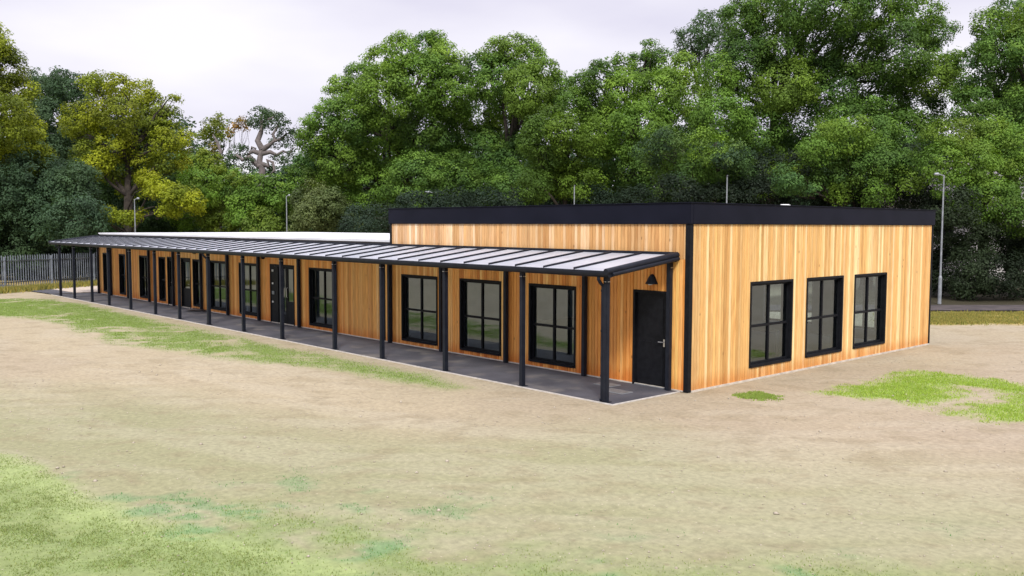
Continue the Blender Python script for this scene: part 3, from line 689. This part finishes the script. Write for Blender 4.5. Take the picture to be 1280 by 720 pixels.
# ------------------------------------------------------------------ palisade fence
fe = empty('palisade_fence', (-44, 0, 0)); tag(fe, 'grey galvanised palisade fence beyond the left end of the canopy', 'fence')
def fence_line(pts, H=1.85):
    out_ = []
    for p, q in zip(pts[:-1], pts[1:]):
        p = np.array(p, float); q = np.array(q, float); Ln = np.linalg.norm(q-p); k = max(1, round(Ln/2.75)); d = (q-p)/Ln; w = Ln/k; nrm = np.array([-d[1], d[0]])
        for i in range(k):
            a = p+d*w*i
            mb = MB()
            for z in (.35, 1.5):
                A = a; B = a+d*w; mb.quad((A[0], A[1], z), (B[0], B[1], z), (B[0], B[1], z+.05), (A[0], A[1], z+.05)); mb.quad((A[0], A[1], z+.05), (B[0], B[1], z+.05), (B[0]-nrm[0]*.05, B[1]-nrm[1]*.05, z+.05), (A[0]-nrm[0]*.05, A[1]-nrm[1]*.05, z+.05))
            t = .09
            while t < w-.04:
                c = a+d*t+nrm*.008; h = H+random.uniform(-.012, .012)
                l = c-d*.034; m_ = c+nrm*.018; r_ = c+d*.034
                n0 = len(mb.v)
                for pnt in (l, m_, r_): mb.v.append((pnt[0], pnt[1], .06))
                for pnt, hh in ((l, h-.08), (m_, h), (r_, h-.08)): mb.v.append((pnt[0], pnt[1], hh))
                mb.f += [(n0, n0+1, n0+4, n0+3), (n0+1, n0+2, n0+5, n0+4)]; mb.c += [None, None]
                t += .152
            o = mb.build('panel', M['fence'], fe); o.data.transform(Matrix.Translation((44, 0, 0)))
            mb = MB(); mb.box(a[0]-.04, a[0]+.04, a[1]-.04, a[1]+.04, 0, 1.75); o = mb.build('post', M['fence'], fe); o.data.transform(Matrix.Translation((44, 0, 0)))
fence_line([(-39.8, -9.0), (-42.4, -3.0), (-46.2, 5.0), (-51.0, 15.5)])

# ------------------------------------------------------------------ trees
def unit(n): v = RNG.normal(size=(n, 3)); return v/np.linalg.norm(v, axis=1, keepdims=True)
def foliage(lobes, cols, leaf=.2, dens=1.0, open_=0.0):
    """lobes: list (centre, radius, squash); clumps over each lobe, leaves over each clump"""
    CC = []; RR = []; KC = []; OUT = []
    for (c, r, sq) in lobes:
        rc0 = .42+.085*r
        n = int(max(6, 9.0*(r/rc0)**2*(1-open_)))
        d = unit(n); back = (d@(fw)) > .45; keep = ~(back & (RNG.random(n) < .55)); d = d[keep]; n = len(d)
        rad = r*RNG.uniform(.62, 1.04, n)[:, None]
        cc = np.array(c)+d*rad*np.array([1, 1, sq]); CC.append(cc); RR.append(rc0*RNG.uniform(.5, 1.15, n)); OUT.append(d)
        base = cols[RNG.integers(len(cols), size=1)[0]]
        k = np.array(cols)[RNG.integers(len(cols), size=n)]*.35+np.array(base)*.65
        k = k*RNG.uniform(.75, 1.25, (n, 1))*RNG.uniform(.82, 1.18); KC.append(k)
    CC = np.concatenate(CC); RR = np.concatenate(RR); KC = np.concatenate(KC); OUT = np.concatenate(OUT)
    ok = CC[:, 2] > .3; CC, RR, KC, OUT = CC[ok], RR[ok], KC[ok], OUT[ok]
    nl = (dens*9.5*(RR**2)/(leaf*leaf*.55)*.84).astype(int)+8
    rep = np.repeat(np.arange(len(CC)), nl); n = len(rep)
    d = unit(n)*np.array([1, 1, .8])+OUT[rep]*.35+np.array([0, 0, .18]); d /= np.linalg.norm(d, axis=1, keepdims=True)
    pos = CC[rep]+d*(RR[rep]*RNG.beta(3.2, 1.3, n)*1.12)[:, None]*np.array([1.08, 1.08, .92])
    nr = d*.75+unit(n)*.55+OUT[rep]*.35+np.array([0, 0, .35]); nr /= np.linalg.norm(nr, axis=1, keepdims=True)
    t = np.cross(nr, unit(n)); t /= np.linalg.norm(t, axis=1, keepdims=True)+1e-9; s = np.cross(nr, t)
    L_ = .78*leaf*RNG.uniform(.7, 1.25, n)[:, None]; W_ = L_*.62
    V = np.stack([pos-t*L_*.5, pos+s*W_*.5+nr*L_*.05, pos+t*L_*.5, pos-s*W_*.5-nr*L_*.05], 1).reshape(-1, 3)
    c = KC[rep]*RNG.uniform(.82, 1.18, (n, 1))
    return V, np.arange(4*n).reshape(-1, 4), c
def limb(mb, a, b, ra, rb, wob=.3, n=6, seg=7):
    a = np.array(a, float); b = np.array(b, float); L0 = np.linalg.norm(b-a); pts = []
    off1 = unit(1)[0]*wob*L0*.25
    for i in range(n+1):
        t = i/n; pts.append(a+(b-a)*t+off1*math.sin(math.pi*t)+unit(1)[0]*wob*L0*.025*(0 < i < n)+np.array([0, 0, .12*L0*math.sin(math.pi*t)*wob]))
    mb.tube(pts, [ra+(rb-ra)*(i/n)**.8 for i in range(n+1)], seg, cap=False)
NLEAF = 0
def tree(name, label, cat, depth, lobes, cols, trunk=None, leaf=.2, dens=1., open_=0., spread=2.1, tr=.4, group='trees behind the building', limbs=True, sq=.94, tback=3.0):
    """lobes in picture measure (x, y, r) at the tree's own distance; each gets its own depth and real size"""
    global NLEAF
    Ls = []
    for q in lobes:
        dd = depth+(q[3] if len(q) > 3 else RNG.uniform(-spread, spread)*q[2]*depth/F)
        R = q[2]*depth/F; Ls.append((at(q[0], q[1], dd), R, sq))
    cx = np.mean([l[0][0] for l in Ls]); cy = np.mean([l[0][1] for l in Ls])
    if trunk is None: bx_, by_ = cx, cy
    else: p = at(trunk, 300, depth+tback); bx_, by_ = p[0], p[1]
    root = empty(name, (bx_, by_, 0)); tag(root, label, cat, group)
    V, Q, c = foliage(Ls, cols, leaf*depth/60, dens, open_); NLEAF += len(Q)
    o = raw_mesh('crown', V-np.array([bx_, by_, 0]), Q, M['leaf'], root, cols=c)
    if limbs:
        mb = MB(); zt = min(l[0][2]-l[1]*.3 for l in Ls); ztop = max(l[0][2] for l in Ls); zf = max(1.5, min(zt, ztop*.4))
        fork = np.array([bx_+RNG.uniform(-.3, .3), by_+RNG.uniform(-.3, .3), zf])
        mb.tube([(bx_, by_, -.1), (bx_, by_, .3), (bx_*.7+fork[0]*.3, by_*.7+fork[1]*.3, zf*.5), fork, ], [tr*1.1, tr*.8, tr*.7, tr*.6], 10, cap=False)
        sp2 = fork+np.array([0, 0, (ztop-zf)*.3]); limb(mb, fork-np.array([0, 0, .2]), sp2, tr*.58, tr*.33, .2)
        for (c_, R, _) in Ls:
            s_ = fork if c_[2] < sp2[2]+1 else sp2; c_ = c_+np.array([fw[0], fw[1], 0])*R*min(.5, tback*.2)
            mid = s_*.35+c_*.65; limb(mb, s_, c_, tr*.30, tr*.06, .6)
            for k in range(5):
                e = c_+unit(1)[0]*R*.85; limb(mb, mid, e, tr*.09, tr*.02, .6, 4, 5)
        mb.v = [(v[0]-bx_, v[1]-by_, v[2]) for v in mb.v]
        mb.build('trunk', M['bark'], root, smooth=True)
    return root
DG = [(.072, .142, .036), (.090, .168, .038), (.056, .115, .040)]
BG = [(.046, .084, .042), (.060, .102, .048), (.040, .072, .040)]
MG = [(.118, .215, .034), (.150, .250, .036), (.092, .175, .036), (.175, .270, .040)]
YG = [(.230, .270, .020), (.270, .300, .020), (.170, .220, .022)]
OG = [(.140, .185, .022), (.175, .210, .024), (.110, .150, .024)]
OR = [(.26, .14, .03), (.22, .15, .04), (.16, .14, .04)]
T = tree
T('oak_tree', 'yellow green oak cut off by the left edge of the photo, tallest on that side', 'tree', 58,
  [(-25, 60, 34), (0, 90, 30), (22, 112, 22), (10, 135, 28), (-20, 150, 40), (20, 180, 30), (0, 215, 34), (38, 160, 16), (28, 205, 24), (48, 195, 15), (-5, 75, 18), (-60, 120, 50), (-60, 200, 50)], OG+YG[:1], trunk=-10)
T('oak_tree', 'dark bluish green tree rising behind between the two yellow green oaks at left', 'tree', 74,
  [(60, 120, 22), (85, 108, 20), (95, 135, 24), (65, 155, 28), (105, 165, 26), (60, 190, 30), (95, 195, 28), (40, 140, 22), (120, 200, 26), (75, 100, 12), (50, 100, 12)], BG, trunk=85)
T('oak_tree', 'broad oak lit yellow green, second from the left, with a dark forked trunk', 'tree', 66,
  [(115, 108, 15), (128, 104, 16), (150, 112, 17), (172, 118, 20), (190, 135, 20), (205, 150, 17), (100, 148, 20), (125, 145, 22), (150, 145, 24), (178, 160, 24), (205, 178, 18), (225, 185, 13), (232, 172, 8), (115, 178, 18), (145, 182, 22), (175, 192, 20), (90, 160, 14), (208, 200, 14), (215, 122, 7), (150, 128, 18), (120, 205, 18), (150, 212, 20), (182, 212, 18), (165, 235, 16), (105, 190, 14), (228, 205, 10), (196, 150, 18)], YG+OG, trunk=160, tback=0, tr=.5, dens=.9, open_=.1)
T('oak_tree', 'low spreading yellow green boughs just above the far end of the canopy', 'tree', 61,
  [(200, 235, 18), (220, 245, 20), (240, 252, 15), (185, 225, 12), (248, 262, 8), (130, 268, 13), (110, 274, 10), (152, 272, 13), (170, 268, 8), (212, 262, 12), (98, 270, 7)], YG, trunk=163, tr=.30, sq=.6)
T('oak_tree', 'dark green leafy bank behind the palisade fence at far left', 'tree', 56,
  [(10, 235, 30), (45, 225, 34), (80, 235, 36), (20, 275, 38), (60, 270, 40), (95, 275, 32), (30, 310, 34), (70, 310, 30), (105, 300, 22), (-30, 260, 45), (-30, 305, 40), (95, 225, 22), (110, 245, 18)], BG, trunk=50, dens=1.15)
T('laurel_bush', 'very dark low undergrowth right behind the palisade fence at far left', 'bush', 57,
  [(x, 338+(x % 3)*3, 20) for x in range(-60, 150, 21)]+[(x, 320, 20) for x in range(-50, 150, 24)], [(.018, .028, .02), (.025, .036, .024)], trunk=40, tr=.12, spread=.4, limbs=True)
T('oak_tree', 'shaded dark green tree behind the forked trunk of the yellow green oak', 'tree', 78,
  [(130, 220, 32), (160, 250, 36), (120, 255, 30), (190, 275, 34), (150, 285, 30), (220, 280, 28), (180, 225, 30), (90, 210, 26), (210, 215, 24)], DG+BG, trunk=150)
T('ash_tree', 'mid green tree left of the gnarled bare oak, filling the dip in the skyline', 'tree', 76,
  [(240, 215, 20), (262, 205, 18), (250, 235, 26), (278, 228, 22), (270, 255, 28), (240, 265, 26), (300, 262, 24), (275, 280, 24), (228, 200, 12), (296, 240, 16)], OG+MG, trunk=262)
T('oak_tree', 'small round crown tinged orange, left of the gnarled bare oak', 'tree', 84,
  [(265, 160, 13), (277, 152, 10), (258, 172, 10), (280, 168, 9), (268, 185, 7)], OG+OR[2:], trunk=275, tr=.22, dens=.6, open_=.2)
T('oak_tree', 'thin orange brown branch of leaves between the two small skyline crowns', 'tree', 83,
  [(291, 158, 6), (289, 166, 5), (304, 152, 6), (308, 158, 4)], OR, trunk=296, tr=.12, dens=.5)
# gnarled, half bare oak: twisted limbs drawn out in the open sky
gd = 80.
def gp(x, y, dz=0): return at(x, y, gd+dz)
root = empty('gnarled_oak_tree', tuple(gp(326, 300)*np.array([1, 1, 0]))); tag(root, 'gnarled half bare oak with twisted pale limbs against the sky', 'tree', 'trees behind the building')
Ls = [(gp(x, y, dz), r*gd/F, .8) for x, y, r, dz in ((322, 143, 11, 0), (338, 150, 13, 1), (352, 150, 10, -1), (360, 168, 10, 0), (348, 180, 9, 1), (368, 182, 8, 0), (330, 160, 9, 0), (356, 198, 9, 0), (300, 190, 11, 1), (285, 200, 10, 0), (310, 205, 9, 0), (340, 205, 8, 1), (372, 165, 6, 0), (315, 155, 7, 0))]
V, Q, c = foliage(Ls, [(.06, .10, .05), (.075, .115, .06), (.05, .09, .035)], .24, .62, .15); rl = np.array(root.location)
raw_mesh('crown', V-rl, Q, M['leaf'], root, cols=c)
mb = MB()
def twist(pts, r1, r2):
    P = [gp(*q) for q in pts]; k = len(P); mb.tube(P, [r1+(r2-r1)*i/(k-1) for i in range(k)], 8, cap=False)
twist([(326, 330), (327, 260), (326, 225), (328, 212), (324, 203), (326, 192), (328, 185)], .36, .22)
twist([(328, 187), (322, 176), (326, 166), (328, 158), (326, 148), (330, 138)], .30, .08)
twist([(328, 187), (336, 182), (344, 175), (341, 168), (346, 160), (350, 150)], .26, .06)
twist([(326, 192), (316, 189), (311, 193), (315, 184), (320, 186)], .24, .09)
twist([(325, 208), (318, 203), (312, 196), (303, 200), (296, 194), (288, 198)], .30, .07)
twist([(327, 205), (336, 208), (334, 200), (341, 203), (343, 213), (338, 218)], .24, .07)
twist([(328, 192), (338, 190), (346, 194), (354, 189), (362, 192), (368, 184)], .22, .05)
twist([(344, 176), (352, 173), (358, 167), (366, 168)], .14, .04); twist([(334, 150), (341, 147), (346, 140)], .10, .03)
twist([(268, 215), (272, 200), (276, 190), (272, 178), (266, 168)], .26, .06)
mb.v = [tuple(np.array(v)-rl) for v in mb.v]; mb.build('trunk', simple('pale_bark', (.10, .085, .085), (.17, .145, .14), 4, .9), root, smooth=True)
T('hawthorn_bush', 'low mixed green thicket under the gnarled bare oak', 'bush', 72,
  [(300, 240, 20), (325, 235, 22), (350, 240, 22), (310, 265, 26), (345, 268, 26), (372, 262, 22), (330, 285, 24), (365, 285, 20), (375, 225, 18), (395, 235, 16), (298, 222, 12)], MG+DG+OG[2:], trunk=330, tr=.25)
T('hawthorn_bush', 'olive green bushy tree beside the second lamp post from the left', 'bush', 66,
  [(378, 250, 15), (395, 245, 17), (412, 255, 17), (385, 270, 18), (405, 275, 18), (428, 270, 18), (445, 282, 14), (375, 285, 15)], [(.095, .125, .045), (.115, .145, .055), (.075, .105, .04)], trunk=400, tr=.2)
T('oak_tree', 'huge rounded green oak left of the dark fascia, twin domed top on the left', 'tree', 70,
  [(395, 175, 22), (410, 145, 22), (430, 118, 22), (450, 98, 22), (475, 80, 22), (505, 68, 24), (535, 62, 22), (555, 75, 22), (400, 205, 28), (440, 150, 32), (480, 120, 36), (525, 105, 36), (565, 115, 32), (430, 195, 38), (480, 180, 42), (530, 165, 42), (575, 165, 36), (420, 235, 34), (470, 235, 38), (520, 230, 40), (565, 225, 38), (545, 48, 10), (385, 160, 10), (568, 92, 20)], DG+MG[:2]+MG, trunk=500, tr=.8, dens=1.05)
T('oak_tree', 'leafy green oak forming the right hand dome behind the left part of the fascia', 'tree', 68,
  [(600, 85, 20), (615, 68, 18), (640, 62, 20), (662, 72, 20), (680, 92, 20), (697, 110, 15), (625, 100, 32), (660, 115, 32), (600, 140, 32), (640, 155, 38), (680, 145, 28), (600, 190, 38), (645, 205, 40), (595, 235, 34), (640, 245, 34), (690, 130, 18)], MG+DG, trunk=640, tr=.7)
T('oak_tree', 'bright green bushy oak lobe above the centre of the fascia', 'tree', 58,
  [(672, 165, 18), (690, 150, 18), (705, 165, 22), (680, 190, 24), (710, 195, 26), (735, 175, 20), (690, 222, 28), (725, 228, 28), (665, 180, 14), (668, 235, 20)], [(.085, .150, .020), (.10, .165, .022), (.06, .11, .022)], trunk=700, tr=.4)
T('oak_tree', 'wide green oak right of centre whose top steps up to the tallest tree', 'tree', 63,
  [(728, 108, 18), (748, 95, 17), (775, 88, 19), (800, 84, 18), (830, 80, 20), (855, 88, 20), (745, 130, 26), (785, 120, 30), (825, 120, 32), (865, 125, 28), (760, 165, 34), (805, 165, 38), (850, 170, 38), (770, 210, 38), (820, 215, 38), (730, 145, 20), (810, 62, 9), (735, 240, 28), (870, 215, 32), (715, 125, 14)], MG+DG+MG, trunk=790, tr=.7, dens=1.05)
T('oak_tree', 'pale tufted small tree crown standing between wide oak and tallest tree', 'tree', 66,
  [(865, 50, 14), (880, 38, 16), (900, 28, 18), (858, 62, 12), (885, 65, 20), (905, 55, 20), (880, 22, 8), (850, 45, 6)], [(.06, .11, .045), (.07, .12, .05)], trunk=890, tr=.35, dens=.7, open_=.1)
T('oak_tree', 'tallest oak in the scene, its dark crown cut by the top edge right of centre', 'tree', 54,
  [(925, 25, 26), (960, 15, 30), (1000, 5, 34), (1050, 0, 36), (1100, 8, 34), (1140, 20, 30), (1165, 45, 24), (1180, 75, 20), (930, 70, 30), (975, 60, 36), (1020, 55, 38), (1070, 60, 38), (1120, 70, 36), (1160, 95, 26), (900, 95, 24), (930, 120, 34), (980, 110, 36), (1040, 110, 40), (1100, 120, 40), (1150, 140, 30), (900, 150, 34), (950, 165, 36), (1010, 165, 42), (1070, 165, 44), (1130, 175, 38), (1000, -40, 40), (1080, -45, 45), (1040, -90, 40), (1190, 100, 14), (905, 215, 30), (960, 220, 32)], DG+MG+MG[:1], trunk=965, tback=6, tr=.6, dens=1.05)
T('oak_tree', 'lower leafy bough lobe in front of the tallest oak, above the end wall', 'tree', 47,
  [(1020, 185, 18), (1040, 172, 20), (1065, 168, 22), (1095, 168, 22), (1120, 180, 20), (1030, 215, 24), (1060, 205, 28), (1000, 205, 20), (985, 225, 18), (1095, 205, 28), (1125, 210, 22), (1018, 235, 14), (1050, 238, 16), (1090, 240, 20), (1140, 225, 16)], MG+DG, trunk=1085, tr=.45)
T('oak_tree', 'mid green bough lobe right of the centre, over the building corner', 'tree', 50,
  [(812, 190, 16), (830, 178, 18), (855, 185, 20), (885, 185, 22), (910, 195, 20), (835, 210, 20), (865, 215, 24), (900, 222, 22), (930, 205, 16), (820, 165, 12), (845, 235, 18)], MG+BG, trunk=880, tr=.45)
T('oak_tree', 'tall oak at the right edge whose top stands clear beside a sky gap', 'tree', 50,
  [(1240, 30, 20), (1265, 15, 24), (1290, 30, 30), (1225, 60, 18), (1255, 60, 28), (1285, 80, 32), (1225, 95, 22), (1250, 110, 30), (1285, 130, 34), (1215, 135, 26), (1240, 155, 30), (1320, 60, 40), (1320, 130, 45), (1208, 118, 14)], MG+DG, trunk=1270, tr=.6)
T('oak_tree', 'leafy green thicket tree reaching low behind the tall galvanised lamp post', 'tree', 45,
  [(1165, 185, 16), (1180, 170, 18), (1205, 172, 20), (1235, 175, 22), (1265, 185, 26), (1300, 190, 34), (1180, 205, 24), (1215, 205, 28), (1250, 215, 30), (1290, 230, 36), (1200, 240, 26), (1235, 250, 30), (1270, 265, 32), (1155, 205, 10)], MG+MG+DG+OG[2:], trunk=1230, tr=.4)
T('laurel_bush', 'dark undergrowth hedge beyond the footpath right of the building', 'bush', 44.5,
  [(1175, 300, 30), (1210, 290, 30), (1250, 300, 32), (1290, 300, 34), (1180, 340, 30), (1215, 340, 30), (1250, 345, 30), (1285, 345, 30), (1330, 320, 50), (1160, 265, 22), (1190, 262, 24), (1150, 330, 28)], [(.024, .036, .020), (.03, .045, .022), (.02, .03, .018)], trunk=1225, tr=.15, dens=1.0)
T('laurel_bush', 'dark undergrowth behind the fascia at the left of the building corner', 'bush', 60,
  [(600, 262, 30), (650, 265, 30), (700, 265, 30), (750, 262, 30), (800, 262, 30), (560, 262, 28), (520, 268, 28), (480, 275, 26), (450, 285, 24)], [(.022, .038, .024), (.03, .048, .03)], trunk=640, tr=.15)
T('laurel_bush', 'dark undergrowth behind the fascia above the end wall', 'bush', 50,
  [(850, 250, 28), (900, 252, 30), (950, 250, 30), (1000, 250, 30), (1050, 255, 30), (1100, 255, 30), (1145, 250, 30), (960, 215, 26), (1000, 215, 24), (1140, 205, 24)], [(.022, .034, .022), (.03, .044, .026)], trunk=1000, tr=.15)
# distant wood that closes the view and shows in the window glass
def wood(label, spots, cols, leaf=.5):
    Ls = []
    for (x, y, h, w) in spots:
        Ls.append((np.array([x, y, h*.62]), h*.40, 1.0)); Ls.append((np.array([x+RNG.uniform(-2, 2), y+RNG.uniform(-2, 2), h*.28]), h*.34, .9))
    V, Q, c = foliage(Ls, cols, leaf, .9); o = raw_mesh('distant_wood', V, Q, M['leaf'], cols=c); tag(o, label, 'woodland', kind='stuff')
sp = []
for px in range(-120, 1420, 42): p = at(px, 300, 98+RNG.uniform(-5, 5)); sp.append((p[0], p[1], RNG.uniform(9, 12) if 240 < px < 400 else (7 if px > 1180 and px < 1210 else RNG.uniform(11, 15)), 5))
wood('far dark wood seen through gaps under the crowns', sp, BG)
sp = [(62+RNG.uniform(-4, 4), y, RNG.uniform(7, 12), 5) for y in range(-60, 70, 7)]+[(x, -75+RNG.uniform(-4, 4), RNG.uniform(7, 12), 5) for x in range(-110, 60, 7)]
wood('tree belt across the field reflected in the windows', sp, DG, .6)
# pale house behind the trees at right, glimpsed through the leaves
hp = at(1205, 260, 62); h = empty('house', (hp[0], hp[1], 0)); tag(h, 'pale house with grey roof glimpsed through leaves behind the tall lamp post', 'house')
mb = MB(); mb.box(-5, 5, -3.5, 3.5, 0, 5.2); o = mb.build('wall', M['house'], h)
mb = MB(); mb.v = [(-5.3, -3.9, 5.1), (5.3, -3.9, 5.1), (5.3, 3.9, 5.1), (-5.3, 3.9, 5.1), (-5.3, 0, 8), (5.3, 0, 8)]; mb.f = [(0, 1, 5, 4), (2, 3, 4, 5), (0, 4, 3), (1, 2, 5), (0, 3, 2, 1)]; mb.c = [None]*5; mb.build('roof', M['houseroof'], h)
for sx in (-3, 0, 3):
    mb = MB(); mb.box(sx-.6, sx+.6, -3.53, -3.4, 2.9, 4.1); mb.build('window', M['black'], h)
h.rotation_euler.z = AZ-math.pi/2
# ivy and dry weeds at the fence foot
def tufts(name, label, cat, pts, cols, hr, n):
    k = RNG.integers(len(pts), size=n); P = np.array(pts)[k]+RNG.normal(size=(n, 2))*np.array([.35, .35])
    h = RNG.uniform(*hr, n); an = RNG.uniform(0, 6.28, n); w = .025; l = RNG.uniform(-.3, .3, (n, 2))*h[:, None]
    a = np.stack([P[:, 0]-np.cos(an)*w, P[:, 1]-np.sin(an)*w, np.zeros(n)], -1); b_ = np.stack([P[:, 0]+np.cos(an)*w, P[:, 1]+np.sin(an)*w, np.zeros(n)], -1)
    t = np.stack([P[:, 0]+l[:, 0], P[:, 1]+l[:, 1], h], -1); V = np.stack([a, b_, t], 1).reshape(-1, 3)
    c = np.array(cols)[RNG.integers(len(cols), size=n)]*RNG.uniform(.7, 1.3, (n, 1))
    tag(raw_mesh(name, V, np.arange(3*n).reshape(-1, 3), M['grass'], cols=c), label, cat, kind='stuff')
fl = []
for t in np.linspace(0, 1, 60):
    p = np.array([-39.0, -9.0])*(1-t)+np.array([-45.6, 5.5])*t; fl += [tuple(p+np.array([.5, .25])), tuple(p+np.array([1.0, .5]))]
tufts('dry_grass', 'dry yellow grass along the foot of the palisade fence', 'grass', fl, [(.34, .27, .07), (.25, .23, .07), (.16, .17, .05)], (.08, .35), 16000)
fr_ = []
for px in range(1120, 1330, 5):
    for py in (393, 398, 403): fr_.append(tuple(ground_at(px, py)[:2]))
tufts('dry_grass', 'dry yellow grass verge in front of the footpath at right', 'grass', fr_, [(.34, .28, .09), (.27, .25, .08), (.20, .21, .06)], (.03, .10), 30000)
print('LEAVES', NLEAF)

# ------------------------------------------------------------------ light and sky
SUN_EL = math.radians(43); SUN_AZ = math.radians(-42)   # direction towards the sun, from +x towards -y
sd = Vector((math.cos(SUN_EL)*math.cos(SUN_AZ), math.cos(SUN_EL)*math.sin(SUN_AZ), math.sin(SUN_EL)))
sl = bpy.data.lights.new('sun', 'SUN'); sl.energy = 2.6; sl.angle = math.radians(12); sl.color = (1, .95, .87)
so = bpy.data.objects.new('sun', sl); COL.objects.link(so); so.rotation_euler = (-sd).to_track_quat('-Z', 'Y').to_euler()
w = bpy.data.worlds.new('World'); S.world = w; w.use_nodes = True; nt = w.node_tree; nt.nodes.clear()
out = nt.nodes.new('ShaderNodeOutputWorld')
sky = nt.nodes.new('ShaderNodeTexSky'); sky.sky_type = 'NISHITA'; sky.sun_disc = False; sky.sun_elevation = SUN_EL; sky.sun_rotation = math.radians(90)-SUN_AZ
b1 = nt.nodes.new('ShaderNodeBackground'); b1.inputs[1].default_value = .10; L(nt, sky.outputs[0], b1.inputs[0])
tc = nt.nodes.new('ShaderNodeTexCoord'); sv = nt.nodes.new('ShaderNodeVectorMath'); sv.operation = 'MULTIPLY'; sv.inputs[1].default_value = (1, 1, 3.2); L(nt, tc.outputs['Generated'], sv.inputs[0])
cn = nt.nodes.new('ShaderNodeTexNoise'); cn.inputs['Scale'].default_value = 2.1; cn.inputs['Detail'].default_value = 5; cn.inputs['Roughness'].default_value = .45; L(nt, sv.outputs[0], cn.inputs['Vector'])
cr = nt.nodes.new('ShaderNodeValToRGB'); cr.color_ramp.elements[0].position = .36; cr.color_ramp.elements[0].color = (.74, .71, .85, 1); cr.color_ramp.elements[1].position = .62; cr.color_ramp.elements[1].color = (1.0, .97, 1.03, 1); L(nt, cn.outputs[0], cr.inputs[0])
b2 = nt.nodes.new('ShaderNodeBackground')
sz_ = nt.nodes.new('ShaderNodeSeparateXYZ'); L(nt, tc.outputs['Generated'], sz_.inputs[0])
zr = nt.nodes.new('ShaderNodeMapRange'); zr.inputs[1].default_value = .30; zr.inputs[2].default_value = .95; zr.inputs[3].default_value = .80; zr.inputs[4].default_value = 1.8; L(nt, sz_.outputs[2], zr.inputs[0]); L(nt, zr.outputs[0], b2.inputs[1])
L(nt, cr.outputs[0], b2.inputs[0])
cm = nt.nodes.new('ShaderNodeMixShader'); cm.inputs[0].default_value = .94; L(nt, b1.outputs[0], cm.inputs[1]); L(nt, b2.outputs[0], cm.inputs[2]); L(nt, cm.outputs[0], out.inputs[0])
S.view_settings.view_transform = 'Standard'; S.view_settings.look = 'None'; S.view_settings.exposure = .40; S.view_settings.gamma = 1
S.cycles.max_bounces = 6; S.cycles.transparent_max_bounces = 12
